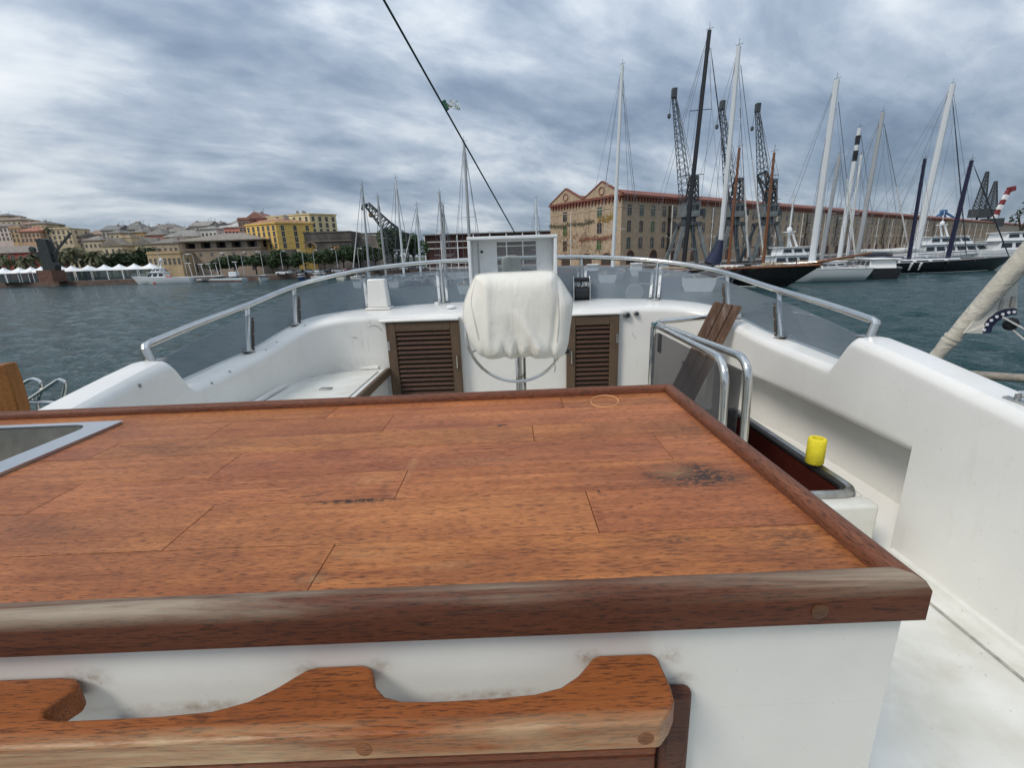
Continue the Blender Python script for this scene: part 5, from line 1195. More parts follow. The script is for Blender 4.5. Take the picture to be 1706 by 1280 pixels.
# ---------------------------------------------------------------- the long brick warehouse
brick = mat('sandy_brick', (.40, .295, .195), .9, var=.10, scale=.9, col2=(.49, .37, .25), bump=.2, bscale=3, detail=9)
redtrim = mat('red_brick_trim', (.21, .075, .05), .9, var=.25, scale=1.2)
paletrim = mat('pale_stone_trim', (.42, .34, .24), .9, var=.15, scale=.8)
WB = Vector((31.4, 132, QZ)); EZ = 16.4; WW, WL = 29.5, 795
wh_ = thing('long_warehouse', 'very long sandy brick warehouse with two gables and red cornice along the right quay', 'warehouse', WB, math.atan2(dW.y, dW.x))
H = EZ - QZ; wl_ = lambda mb, nm, m, **k: mb.build(nm, m, wh_, world=False, **k)
wl_(MB().box(0, WL, 0, WW, 0, H), 'wall', brick)
wl_(MB().box(-.25, WL, -.25, WW + .25, H + .003, H + .5), 'cornice', redtrim)
wl_(MB().box(-.10, WL, -.10, WW + .1, H - 3.0, H - 2.75), 'string_course', paletrim)
# gable roofs run the whole length
gw = WW / 2; gh = 3.7
for k in range(2):
    y0 = k * gw
    b = MB().prism([(y0 - .3, 0), (y0 + gw + .3, 0), (y0 + gw / 2, gh)], lambda a, z: (.6, a, H + .51 + z), lambda a, z: (WL, a, H + .51 + z)) if False else MB().prism([(y0 + .05, 0), (y0 + gw - .05, 0), (y0 + gw / 2, gh - 1.4)], lambda a, z: (.7, a, H + .51 + z), lambda a, z: (WL, a, H + .51 + z))
    rf = wl_(b, 'roof', mat('warehouse_roof', (.20, .075, .05), .85, var=.3, scale=.15))
    g = wl_(MB().prism([(y0 + .1, 0), (y0 + gw - .1, 0), (y0 + gw / 2, gh)], lambda a, z: (-.05, a, H + .505 + z), lambda a, z: (.65, a, H + .505 + z)), 'gable', brick)
    for s in (0, 1):
        a_ = Vector((.3, y0 + (0 if s == 0 else gw), H + .6)); b_ = Vector((.3, y0 + gw / 2, H + .6 + gh + .15))
        wl_(MB().bar(a_, b_, 1.0, .35), 'gable_coping', redtrim)
    MB().tube([(-.1, y0 + gw / 2 + 1.0 * math.cos(R(a)), H + 1.95 + 1.0 * math.sin(R(a))) for a in range(0, 360, 18)], .16, 6, closed=True).build('round_window', redtrim, g, world=False)
# corbels under the eaves: too small to pick apart
cb_ = MB(); k = 0
for i in range(int(330 / 1.3)): cb_.box(i * 1.3 + .2, i * 1.3 + .8, -.55, -.02, H - 1.3, H - .25)
for i in range(int(WW / 1.3)): cb_.box(-.55, -.02, i * 1.3 + .3, i * 1.3 + .9, H - 1.3, H - .25)
tag(wl_(cb_, 'corbel_row', redtrim), kind='stuff')
wl_(MB().box(-.7, WL, -.7, -.26, H - .2, H + .2), 'gutter_course', redtrim); wl_(MB().box(-.7, -.26, -.25, WW, H - .2, H + .2), 'gutter_course', redtrim)
pg = [mat('green_pane', (.05, .11, .03), .2, var=.4), mat('teal_pane', (.03, .08, .07), .2, var=.4), pane_dark, mat('brown_pane', (.05, .028, .022), .3, var=.3)]  # pane colours: green, teal, near-black and brown
rowz = [(14.7, 3.0, 0), (10.5, 3.3, .25), (6.0, 3.4, .25)]
bay = 5.2; nbay = int(WL / bay); rndw = random.Random(4); cnt = 0; far = MB()
darkbay = mat('loading_bay_dark', (.05, .035, .025), .8)
for i in range(nbay):
    x = 3.2 + i * bay
    for z, h, a in rowz:
        if cnt < 285:
            pm__ = pg[rndw.choice([2, 2, 2, 2, 3, 1])]
            if i < 4: pm__ = pg[[[2, 1, 1, 2], [2, 3, 0, 2], [1, 2, 2, 2]][rowz.index((z, h, a))][i]]
            inst('window', win_mesh(2.05, h, paletrim if a == 0 else brick, pm__, a), (x, -.005, z - h / 2), 0, wh_); cnt += 1
        else:
            far.box(x - .75, x + .75, -.06, .02, z - h / 2, z + h / 2)
    # hoist bays every sixth
    if i % 6 == 3 and i < 60:
        bl_ = wl_(MB().box(x + 2.0, x + 3.1, -.12, -.03, 3.2, 16.3), 'hoist_bay', darkbay)
        for z in (4.6, 8.6, 12.9): MB().box(x + 1.7, x + 4.6, -1.4, -.13, z - .15, z).box(x + 1.7, x + 4.6, -1.42, -1.36, z + .9, z + 1.0).build('balcony', iron, bl_, world=False)
    if i < 70:
        gmat = redtrim
        inst('ground_arch', win_mesh(3.6, 3.9, redtrim, darkbay, .5), (x + 1.0, -.005, .1), 0, wh_) if i % 2 == 0 else None
tag(wl_(far, 'far_windows', pane_dark), kind='stuff')
# end wall windows
ys = [3, 8, 13, 18, 22.5, 26.8]
ecol = {0: [1.0, 1, None, None, 1, None], 1: [None, 2, None, None, 0, None], 2: [None, 2, None, None, 3, None]}
pane_kind = {(0, 1): 1, (0, 4): 2, (1, 1): 2, (1, 4): 0, (2, 1): 0, (2, 4): 3}  # pane colour by row and column
for r, (z, h, a) in enumerate(rowz):
    for c, y in enumerate(ys):
        M = Matrix.Translation((-.005, y, z - h / 2)) @ Matrix.Rotation(R(-90), 4, 'Z')
        if (r, c) in pane_kind: inst('window', win_mesh(2.05, h, paletrim if a == 0 else brick, pg[pane_kind[(r, c)]], a), (0, 0, 0), 0, wh_, M=M)
        elif r == 0: inst('blind_window', win_mesh(2.05, h, brick, brick, a), (0, 0, 0), 0, wh_, M=M)
for y in (5, 13, 22): inst('ground_arch', win_mesh(4.4, 3.6, redtrim, darkbay, .5), (0, 0, 0), 0, wh_, M=Matrix.Translation((-.005, y, 0)) @ Matrix.Rotation(R(-90), 4, 'Z'))
rv = random.Random(8)
def mural_band(y0, y1, z, n, m, nm, amp=.35, drop=0):  # band of leaf-like scraps standing in for the faded murals on the end wall
    V = []; F = []
    for k in range(n):
        y = rv.uniform(y0, y1); o = Vector((-.12 - rv.random() * .12, y, z + rv.gauss(0, amp) + .5 * math.sin(y * .7) * amp - drop * rv.random() ** 2)); k0 = len(V); u = .26
        for j in range(4): V.append(o + Vector((rv.uniform(-.05, .05), rv.uniform(-u, u), rv.uniform(-u, u))))
        F.append((k0, k0 + 1, k0 + 2, k0 + 3))
    tag(wl_(MB().add(V, F), nm, m), kind='stuff')
mural_band(10, 30, 12.2, 520, mat('faded_green_mural', (.07, .075, .035), .9, var=.4), 'green_mural')
mural_band(2.5, 16, 7.6, 460, mat('faded_red_mural', (.26, .09, .055), .9, var=.3), 'red_mural')
mural_band(2.5, 8.5, 12.9, 260, mat('yellow_mural', (.36, .22, .04), .9, var=.3), 'yellow_mural', .5)
mural_band(12, 31, 9.2, 420, mat('rusty_mural', (.20, .10, .06), .9, var=.3), 'rusty_mural', .9, 4)
mural_band(4, 28, 4.5, 360, mat('brown_mural', (.17, .12, .075), .9, var=.3), 'brown_mural', 1.3, 3)
# long low roofs showing over the warehouse
for px0, px1, py, Y in ((1445, 1500, 368, 330),):
    pass
# white light poles with twin arms in front of the warehouse
pole2 = MB().tube([(0, 0, 0), (0, 0, 15.4)], [.16, .09], 8).mesh('pole', offwhite, True)
arm2 = MB().tube(spline([(-1.9, 0, 7.4), (-1, 0, 6.9), (0, 0, 6.8), (1, 0, 6.9), (1.9, 0, 7.4)], 4), .07, 6).mesh('twin_arm', offwhite, True)
hd2 = MB().box(-.35, .35, -.12, .12, 7.35, 7.5).mesh('lamp_head', white)
pw = ['white twin-armed lighting pole before the left gable of the warehouse', 'white twin-armed pole right of the warehouse corner', 'white twin-armed pole between the first and second dock cranes', 'white twin-armed pole between the second and third dock cranes']
for k in range(22):
    s = -14 + 0 if k == 0 else 12 + (k - 1) * 20
    p = Vector((30.2, 132, QZ)) + (dW * s - nW * 9 if k else -dW * 4 + nW * 14)
    lb_ = pw[k] if k < 4 else '%s white twin-armed pole counted rightwards from the warehouse corner' % ['', '', '', '', 'fourth', 'fifth', 'sixth', 'seventh', 'eighth', 'ninth', 'tenth', 'eleventh', 'twelfth', 'thirteenth', 'fourteenth', 'fifteenth', 'sixteenth', 'seventeenth', 'eighteenth', 'nineteenth', 'twentieth', 'last and farthest'][k]
    t = thing('lighting_pole', lb_, 'light pole', p, math.atan2(dW.y, dW.x), 'white lighting poles along the warehouse')
    inst('pole', pole2, (0, 0, 0), 0, t); inst('twin_arm', arm2, (0, 0, 0), 0, t)
    for s_ in (-1, 1): inst('lamp_head', hd2, (s_ * 2.0, 0, 0), 0, t)

# ---------------------------------------------------------------- dock cranes
grey_steel = mat('grey_painted_steel', (.15, .165, .165), .6, var=.25, scale=.8)
dark_steel = mat('dark_crane_steel', (.05, .058, .062), .6, var=.3, scale=1.0)
def dock_crane(label, px, Y, tip, kind):
    b = AZ(px, 0, 0) if False else AY(px, 440, Y); bx_ = b.x
    zz = lambda py: AY(px, py, Y).z
    t = thing('dock_crane', label, 'crane', (bx_, Y, QZ), 0, 'grey dock cranes before the warehouse')
    w0, w1 = 4.2, 1.7
    zg = QZ + 9.2
    for sx in (-1, 1):
        for sy in (-1, 1):
            MB().bar((bx_ + sx * w0, Y + sy * 3.4, QZ), (bx_ + sx * w1, Y + sy * 2.0, zg), .75, .75, up=(0, 1, 0)).build('leg', grey_steel, t)
        MB().bar((bx_ + sx * w0 * .74, Y - 3, QZ + 3.6), (bx_ + sx * w0 * .74, Y + 3, QZ + 3.6), .3).build('cross_tie', grey_steel, t)
    MB().bar((bx_ - w0 * .74, Y - 3.0, QZ + 3.6), (bx_ + w0 * .74, Y - 3.0, QZ + 3.6), .3).build('cross_tie', grey_steel, t)
    MB().box(bx_ - 2.3, bx_ + 2.3, Y - 2.6, Y + 2.6, zg, zg + .7).build('platform', dark_steel, t)
    MB().lathe([(1.7, 0), (1.7, 1.0), (1.3, 1.2)], (bx_, Y, zg + .71), 16).build('slewing_ring', dark_steel, t, smooth=True)
    cabz = zg + 1.9
    cb2 = MB().box(bx_ - 1.9, bx_ + 1.9, Y - 2.2, Y + 2.2, cabz, cabz + 3.2).build('machine_house', grey_steel, t, bevel=.1)
    for k in range(3): MB().box(bx_ - 1.5 + k * 1.05, bx_ - .65 + k * 1.05, Y - 2.26, Y - 2.201, cabz + 1.5, cabz + 2.7).build('cab_window', pane_dark, cb2)
    MB().box(bx_ + 1.95, bx_ + 3.4, Y - 1.2, Y + 1.2, cabz + .4, cabz + 1.8).build('counterweight', dark_steel, t)
    lattice(MB(), (bx_ + .5, Y, cabz + 3.2), (bx_ + .6, Y, cabz + 8.6), 2.4, 1.6, 4, .28).build('mast_frame', dark_steel, t)
    MB().box(bx_ - .3, bx_ + 1.5, Y - .9, Y + .9, cabz + 8.6, cabz + 9.4).build('mast_head', dark_steel, t)
    MB().box(bx_ - 2.6, bx_ + 2.0, Y - 2.5, Y - 2.35, cabz + 3.3, cabz + 3.4).box(bx_ - 2.6, bx_ + 2.0, Y - 2.5, Y - 2.44, cabz + 4.2, cabz + 4.3).build('gallery_rail', dark_steel, t)
    tp = AY(*tip, Y); foot_ = Vector((bx_ - .9, Y - .5, cabz + 3.2))
    lattice(MB(), foot_, tp, 2.5, .7, 15, .14, up=(0, 1, 0)).build('jib', dark_steel, t)
    MB().box(tp.x - .5, tp.x + .5, Y - .6, Y + .6, tp.z - .3, tp.z + 1.6).build('jib_head', dark_steel, t)
    for s in (-.5, .5): MB().tube([(bx_ + .6, Y + s, cabz + 9.2), tp + Vector((.2, s * .6, .4))], .05, 5).build('luffing_cable', dark_steel, t)
    a = tp + Vector((-.9, 0, -4)); MB().tube([tp + Vector((-.5, 0, .5)), a], .05, 5).build('hoist_cable', dark_steel, t)
    MB().lathe([(.1, .5), (.4, .3), (.4, -.3), (.1, -.6)], a, 8).build('hook_block', dark_steel, t)
    if kind:
        fr = MB(); P = [AY(x, y, Y) for x, y in ((1262, 292), (1276, 285), (1292, 318), (1293, 335), (1278, 340))]
        for i in range(len(P)): fr.bar(P[i], P[(i + 1) % len(P)], .45)
        fr.bar(P[0], P[3], .3).bar(P[1], P[4], .3).build('counter_jib', dark_steel, t)
    return t
dock_crane('grey dock crane with upright lattice jib left of the black mast', 1142, 118, (1123, 160), 0)
dock_crane('grey dock crane standing behind the tall white mast', 1214, 124, (1203, 180), 0)
dock_crane('dock crane with a swung-out counter jib right of the white mast', 1268, 128, (1262, 184), 1)
# far cranes by the end of the warehouse
def far_tower(label, base, tip, Y, name, w0=6, w1=1.2, m=None):
    t = thing(name, label, 'crane', AY(base[0], base[1], Y) * 1.0); t.location.z = QZ; INV[t.name] = Matrix.Translation(t.location).inverted()
    B_ = AY(*base, Y); T_ = AY(*tip, Y)
    lattice(MB(), (B_.x, Y, QZ), B_, 9, 9, 4, 1.0).build('portal', m or dark_steel, t)
    MB().box(B_.x - 4.5, B_.x + 4.5, Y - 5, Y + 5, B_.z, B_.z + 7).build('machine_house', m or dark_steel, t)
    lattice(MB(), B_ + Vector((0, 0, 7)), T_, w0, w1, 10, .7, up=(0, 1, 0)).build('jib', m or dark_steel, t)
far_tower('far dark lattice crane left of the pair beyond the warehouse end', (1628, 362), (1645, 286), 430, 'far_crane')
far_tower('far dark lattice crane right of the pair beyond the warehouse end', (1647, 362), (1659, 302), 440, 'far_crane')
t = thing('striped_crane', 'far crane with red and white banded boom beyond the warehouse', 'crane', (AY(1655, 380, 425).x, 425, QZ))
a, b_ = AY(1655, 366, 425), AY(1681, 316, 425)
redp, whp = mat('red_paint', (.20, .03, .03), .6), white
for k in range(6): MB().bar(a.lerp(b_, k / 6), a.lerp(b_, (k + .98) / 6), 2.7, 2.7, up=(0, 1, 0)).build('boom_section', redp if k % 2 else whp, t)
MB().bar(b_, b_ + Vector((4, 0, 1)), 4).build('boom_head', redp, t)
lattice(MB(), (a.x, 425, QZ), a, 9, 7, 4, 1.0).build('portal', mat('blue_paint', (.03, .09, .2), .6), t)
MB().box(a.x - 7, a.x + 6, 421, 430, a.z - 6, a.z + 1).build('machine_house', dark_steel, t)
t = thing('blue_portal_crane', 'blue container crane peak rising over the warehouse roof', 'crane', (AY(1573, 370, 700).x, 700, QZ))
bm_ = mat('blue_crane_paint', (.05, .15, .33), .6)
pk = AY(1572, 352, 700)
for tgt in ((1545, 372), (1560, 374), (1578, 374), (1615, 378)): MB().bar(pk, AY(*tgt, 700), 2.2).build('brace', bm_, t)
for x in (1560, 1578): p = AY(x, 374, 700); MB().bar(p, (p.x, p.y, QZ), 3).build('leg', bm_, t)
MB().box(pk.x - 3, pk.x + 3, 697, 703, pk.z - 2, pk.z + 2).build('peak', bm_, t)
tree('tall thin pine standing beyond the superyacht at the right edge', 1687, 300, QZ, 27, 11, 420, .9, (.8, .9, .9), None, 301, 'pine_tree', 8)
tree('low dark bushes by the breakwater at the right edge', 1702, 320, QZ, 10, 20, 900, .9, (.8, .9, .9), None, 302, 'breakwater_bush', 6)

# ---------------------------------------------------------------- boats
blackhull = mat('black_gloss_hull', (.008, .008, .010), .15, coat=.4, var=.2)
whitehull = mat('white_gloss_hull', (.72, .74, .74), .25, coat=.3, var=.04)
greyhull = mat('pale_grey_hull', (.56, .60, .60), .25, coat=.3, var=.04)
bluehull = mat('blue_hull', (.02, .035, .10), .3, var=.2)
redboot = mat('red_antifoul', (.16, .02, .02), .5)
teakdk = mat('teak_deck', (.22, .15, .10), .7, var=.2, scale=3)
mast_w = mat('white_mast', (.62, .65, .66), .35, var=.05); mast_g = mat('alu_mast', (.42, .43, .43), .35, metal=.4, var=.08)
mast_b = mat('black_mast', (.012, .012, .014), .35); mast_n = mat('navy_mast', (.012, .012, .04), .35); mast_o = mat('varnished_mast', (.17, .065, .025), .4, var=.2, scale=3)
wire = mat('rigging_wire', (.16, .17, .19), .5, metal=.5)
sailw = mat('furled_sail', (.60, .60, .57), .8, var=.12, scale=2)
sailtan = mat('tan_sail_cover', (.30, .24, .15), .85, var=.2, scale=2)
def hull_mb(L, B_, F, over=.12, sheer=.25, stern=.75, x0=0, rev=False, depth=.5):
    """Hull with its stern at local x = 0 and bow at x = L; waterline z = 0."""
    rn = []; n = 14
    for i in range(n + 1):
        s = i / n; b_ = B_ / 2 * (stern + (1 - stern) * math.sin(min(1, s / .45) * math.pi / 2)) * (1 if s < .5 else max(.015, math.cos((s - .5) / .5 * math.pi / 2) ** .75))
        f = F * (1 + sheer * (s * s * 1.3 - .15)); rk = L * over * max(0, (s - .55) / .45) ** 1.5; tr = -(.5 if rev else -.0) * F * max(0, 1 - s * 6)
        xs = lambda h: L * (1 - over) * s + rk * h + tr * (1 - h) * (-1 if rev else 1)
        rn.append([Vector((xs(1), b_, f)), Vector((xs(.55), b_ * .97, f * .5)), Vector((xs(.1), b_ * .80, 0)), Vector((xs(0), b_ * .35, -depth)), Vector((xs(0), -b_ * .35, -depth)), Vector((xs(.1), -b_ * .80, 0)), Vector((xs(.55), -b_ * .97, f * .5)), Vector((xs(1), -b_, f))])
    return rn
def boat_hull(t, L, B_, F, hm_, deck=teakdk, boot=None, **k):
    rn = hull_mb(L, B_, F, **k)
    h = MB().loft(rn, closed_u=False); n = 8; h.add(rn[0], [tuple(range(n))])
    h.build('hull', hm_, t, world=False, smooth=True)
    d = MB(); lp = [r[0] + Vector((0, 0, -.12)) for r in rn]; rp_ = [r[-1] + Vector((0, 0, -.12)) for r in rn]
    d.loft([[a, b_] for a, b_ in zip(lp, rp_)], closed_u=False).build('deck', deck, t, world=False)
    MB().tube([r[0] + Vector((0, 0, .02)) for r in rn], .06, 5).build('gunwale', white if hm_ is not blackhull else mast_g, t, world=False); MB().tube([r[-1] + Vector((0, 0, .02)) for r in rn], .06, 5).build('gunwale', white if hm_ is not blackhull else mast_g, t, world=False)
    if boot:
        MB().loft([[r[2] + Vector((0, .03, .02)), r[2] + Vector((0, .03, .02)).lerp(Vector((0, .05, .2)), 1)] for r in rn[:-1]], closed_u=False).build('boot_stripe', boot, t, world=False)
        MB().loft([[r[5] + Vector((0, -.03, .02)), r[5] + Vector((0, -.05, .2))] for r in rn[:-1]], closed_u=False).build('boot_stripe', boot, t, world=False)
    return rn
def cabin(t, x0, x1, w, z0, h, m, n=5, name='cabin', slope=.5, wm=None, wf=.45):
    rn = [[Vector((x0, -w / 2, z0)), Vector((x1, -w / 2 * .8, z0)), Vector((x1, w / 2 * .8, z0)), Vector((x0, w / 2, z0))], [Vector((x0 + .15 * h, -w / 2 * .88, z0 + h)), Vector((x1 - slope * h * 1.6, -w / 2 * .7, z0 + h)), Vector((x1 - slope * h * 1.6, w / 2 * .7, z0 + h)), Vector((x0 + .15 * h, w / 2 * .88, z0 + h))]]
    c = MB().loft(rn, cap=True).build(name, m, t, world=False, bevel=.08)
    for s, (i, j) in ((-1, (0, 1)), (1, (3, 2))):
        for k in range(n):
            f0, f1 = (k + .12) / n, (k + .88) / n
            q = [rn[0][i].lerp(rn[0][j], f) for f in (f0, f1)]; q2 = [rn[1][i].lerp(rn[1][j], f) for f in (f0, f1)]
            z0f, z1f = .5 - wf / 2 + .05, .5 + wf / 2 + .05; o = Vector((0, s * .03, 0))
            P = [q[0].lerp(q2[0], z0f), q[1].lerp(q2[1], z0f), q[1].lerp(q2[1], z1f), q[0].lerp(q2[0], z1f)]
            MB().add([p + o for p in P] + [p - o for p in P], [(0, 1, 2, 3), (7, 6, 5, 4), (0, 1, 5, 4), (1, 2, 6, 5), (2, 3, 7, 6), (3, 0, 4, 7)]).build('window', wm or pane_dark, c, world=False)
    P = [rn[0][1].lerp(rn[1][1], .3), rn[0][2].lerp(rn[1][2], .3), rn[0][2].lerp(rn[1][2], .85), rn[0][1].lerp(rn[1][1], .85)]; o = Vector((.04, 0, .03))
    MB().add([p + o for p in P] + [p - o for p in P], [(0, 1, 2, 3), (7, 6, 5, 4), (0, 1, 5, 4), (1, 2, 6, 5), (2, 3, 7, 6), (3, 0, 4, 7)]).build('windscreen', pane_dark, c, world=False)
    return c
def rig(t, top, base, Y, wpx, m, spread=(.35, .62), stays=(), bands=None, boom=None, swpx=None, ant=True, shroud=True):
    """Mast from base to top (picture pixels) in the plane y = Y, with spreaders, shrouds and stays."""
    a, b_ = AY(*base, Y), AY(*top, Y); r = wpx * mpp(Y) / 2; a.z = min(a.z, WZ + 1.2)
    n = 8; mst = MB().tube([a.lerp(b_, i / n) for i in range(n + 1)], [r * (1 - .25 * i / n) for i in range(n + 1)], 8).build('mast', m, t, smooth=True)
    L = (b_ - a).length
    if bands:
        for f0, f1 in bands: MB().tube([a.lerp(b_, f0), a.lerp(b_, f1)], r * .9, 8).build('mast_band', mast_b, mst)
    sw = L * .055 if swpx is None else swpx * mpp(Y); prev = {s: b_ + Vector((0, 0, -.3)) for s in (-1, 1)}
    wr_ = .018 + Y * .00012
    tips = []
    for f in sorted(spread, reverse=True):
        c = a.lerp(b_, f)
        MB().bar(c + Vector((-sw, .3, .1)), c + Vector((sw, -.3, .1)), .10, .07).build('spreader', m, mst)
        tips.append({s: c + Vector((s * sw, -s * .3, .1)) for s in (-1, 1)})
    if shroud:
        for s in (-1, 1):
            ln = [prev[s]] + [q[s] for q in tips] + [Vector((a.x + s * sw * 1.05, Y - s * .5, WZ + 1.4))]
            MB().tube(ln, wr_, 4, cap=False).build('shroud', wire, t)
    if shroud and L > 12:                                         # lower shrouds, backstay and running stay
        lo = a.lerp(b_, min(spread) if spread else .4)
        for s in (-1, 1): MB().tube([lo, Vector((a.x + s * sw * .8, Y - s * .9, WZ + 1.4))], wr_ * .8, 4, cap=False).build('lower_shroud', wire, t)
        MB().tube([b_, Vector((a.x - L * .16, Y + L * .22, WZ + 1.6))], wr_ * .8, 4, cap=False).build('backstay', wire, t)
        MB().tube([a.lerp(b_, .93), Vector((a.x + L * .13, Y - L * .16, WZ + 1.6))], wr_ * .8, 4, cap=False).build('inner_stay', wire, t)
    for (p1, p2, kind) in stays:
        A_, B__ = AY(*p1, Y), AY(*p2, Y)
        if B__.z < WZ + 1: B__.z = WZ + 1
        MB().tube([A_, B__], wr_ * (1 if kind == 'wire' else 1.6), 5).build('stay', wire, t)
        if kind == 'furl': MB().tube([A_.lerp(B__, f) for f in (.45, .6, .8, .97)], [.06, .10, .13, .10], 8).build('furled_jib', sailw, t, smooth=True)
        if kind == 'dark': MB().tube([A_.lerp(B__, f) for f in (.04, .3, .7, .97)], [.05, .09, .10, .07], 8).build('furled_jib', mat('dark_furled_jib', (.03, .035, .05), .8), t, smooth=True)
    if boom:
        blen, m2, dirn = boom; c = a.lerp(b_, .0); c.z = WZ + 3.2
        MB().tube([c, c + Vector((dirn * blen, .5, .15))], .12, 8).build('boom', m, t, smooth=True)
        MB().tube([c + Vector((dirn * blen * f, .5 * f, .42 + .1 * math.sin(f * 9))) for f in (.02, .12, .35, .6, .85, .98)], [.45, .40, .34, .3, .26, .12], 10).build('sail_cover', m2, t, smooth=True)
    if ant:
        MB().tube([b_, b_ + Vector((.02, 0, .9))], .03, 5).build('antenna', wire, mst); MB().bar(b_ + Vector((-.4, 0, .1)), b_ + Vector((.5, 0, .35)), .05).build('wind_vane', wire, mst)
    return mst
def sailboat(label, px_mast, Y, L, F, hm_, mastspecs, head=0, mastpos=.55, deck=teakdk, cab=True, name='sailing_yacht', boot=None, group='sailing yachts moored in the marina', B_=None, over=.12, rev=False, wx=None):
    xm = AY(px_mast, 445, Y).x; c, s = math.cos(R(head)), math.sin(R(head))
    o = Vector((xm - c * L * mastpos, Y - s * L * mastpos, WZ)) if wx is None else Vector((wx[0], wx[1], WZ))
    t = thing(name, label, 'sailing yacht', o, R(head), group)
    boat_hull(t, L, B_ or L * .24, F, hm_, deck, boot, over=over, rev=rev)
    if cab: cabin(t, L * .25, L * .66, L * .13, F * .9, .9 if L < 20 else .6, whitehull, 4, slope=.9, wf=.35)
    MB().tube([(L * .70, L * .09, F), (L * .80, L * .06, F + .8), (L * 1.0, 0, F + 1.0), (L * .80, -L * .06, F + .8), (L * .70, -L * .09, F)], .035, 5).build('pulpit', steel, t, world=False)
    rb = random.Random(int(px_mast))
    for k in range(3):
        x = L * rb.uniform(.1, .6); MB().tube([(x, -(B_ or L * .24) * .44, F * .35), (x, -(B_ or L * .24) * .52, F * .95)], .17, 8).build('fender', rb.choice([white, bluehull, black]), t, world=False, smooth=True)
    if cab: MB().obox((L * .2, 0, F + .9), (L * .07, 0, 0), (0, L * .07, 0), (0, 0, .08)).build('bimini', rb.choice([navy, sailw, sailtan]), t, world=False, bevel=.05)
    MB().tube([(L * .05, L * .1, F), (L * .05, L * .1, F + .8), (0, 0, F + .9), (L * .05, -L * .1, F + .8), (L * .05, -L * .1, F)], .035, 5).build('pushpit', steel, t, world=False)
    for s in (-1, 1):
        MB().tube([(L * f, s * (B_ or L * .24) * .46 * (1 if f < .55 else 1 - (f - .55) * 1.5), F * (1 + .3 * f * f) + .65) for f in (.05, .2, .4, .55, .7, .8)], .025, 4).build('lifeline', wire, t, world=False)
    for m in mastspecs: rig(t, Y=m.pop('Y', Y), **m)
    return t
# left group, behind the port screen
sb = sailboat
sb('sailing boat with slim mast left of the lattice jib tip', 614, 96, 10, 1.1, whitehull, [dict(top=(603, 308), base=(615, 455), wpx=4, m=mast_g, spread=(.45,), swpx=8, stays=(((602, 312), (588, 450), 'furl'),))], 80)
sb('sailing boat with shorter mast in front of the lattice jib', 640, 100, 9, 1.0, whitehull, [dict(top=(629, 328), base=(643, 455), wpx=4, m=mast_g, spread=(.5,), swpx=8)], 82)
sb('sailing boat with tall thin white mast before the tall tree', 671, 92, 11, 1.1, whitehull, [dict(top=(659, 298), base=(673, 455), wpx=4, m=mast_w, spread=(.3,), swpx=11, stays=(((658, 300), (652, 372), 'wire'),))], 84)
sb('sailing boat with mast right of the tall trees', 700, 94, 9, 1.0, bluehull, [dict(top=(694, 343), base=(701, 455), wpx=4, m=mast_w, spread=(.3,), swpx=8, stays=(((693, 347), (672, 445), 'furl'),))], 84)
sb('sailing boat with two close grey masts before the rust red hall', 741, 90, 10, 1.1, whitehull, [dict(top=(732, 322), base=(742, 452), wpx=4.5, m=mast_g, spread=(.28,), swpx=16), dict(top=(738, 341), base=(743, 452), wpx=4, m=mast_g, spread=(.3,), swpx=10)], 86)
sb('sailing boat with the tallest mast left of the spray screen', 784, 72, 13, 1.2, whitehull, [dict(top=(773, 238), base=(785, 450), wpx=5.5, m=mast_g, spread=(.48,), swpx=11, stays=(((774, 240), (805, 445), 'wire'), ((772, 242), (756, 445), 'wire')))], 88)
sb('sailing boat with thin white mast just right of the spray screen top', 893, 120, 9, 1.0, whitehull, [dict(top=(893, 331), base=(895, 452), wpx=3.5, m=mast_w, spread=(.3,), swpx=8)], 90)
sb('sailing boat with tall white mast before the warehouse gable', 1024, 88, 17, 1.4, whitehull, [dict(top=(1037, 108), base=(1020, 460), wpx=6.5, m=mast_w, spread=(.24, .46), swpx=17, stays=(((1037, 150), (1067, 445), 'wire'), ((1035, 112), (990, 440), 'wire'), ((1037, 118), (1058, 330), 'wire')))], 70)
sb('black-masted sailing yacht in front of the first dock crane', 1142, 70, 22, 1.7, bluehull, [dict(top=(1182, 50), base=(1137, 455), wpx=8, m=mast_b, spread=(.44, .70), swpx=15, stays=(((1184, 80), (1228, 430), 'dark'), ((1180, 55), (1075, 440), 'wire'), ((1181, 55), (1145, 300), 'wire')))], 60)
sb('sailing yacht with tall white mast and navy sail cover', 1200, 66, 22, 1.6, whitehull, [dict(top=(1231, 77), base=(1196, 455), wpx=9, m=mast_w, spread=(.46, .70), swpx=12, stays=(((1234, 108), (1274, 440), 'furl'), ((1229, 82), (1160, 440), 'wire'), ((1233, 180), (1247, 435), 'furl')), boom=None)], 55, cab=True)
t = bpy.data.objects[[o.name for o in bpy.data.objects if o.get('label') == 'sailing yacht with tall white mast and navy sail cover'][0]]
MB().tube([AY(1201, 400, 65.6), AY(1197, 415, 65.6), AY(1192, 428, 65.6), AY(1185, 441, 65.6)], [.35, .55, .95, 1.1], 10).build('sail_cover', navy, t, smooth=True)
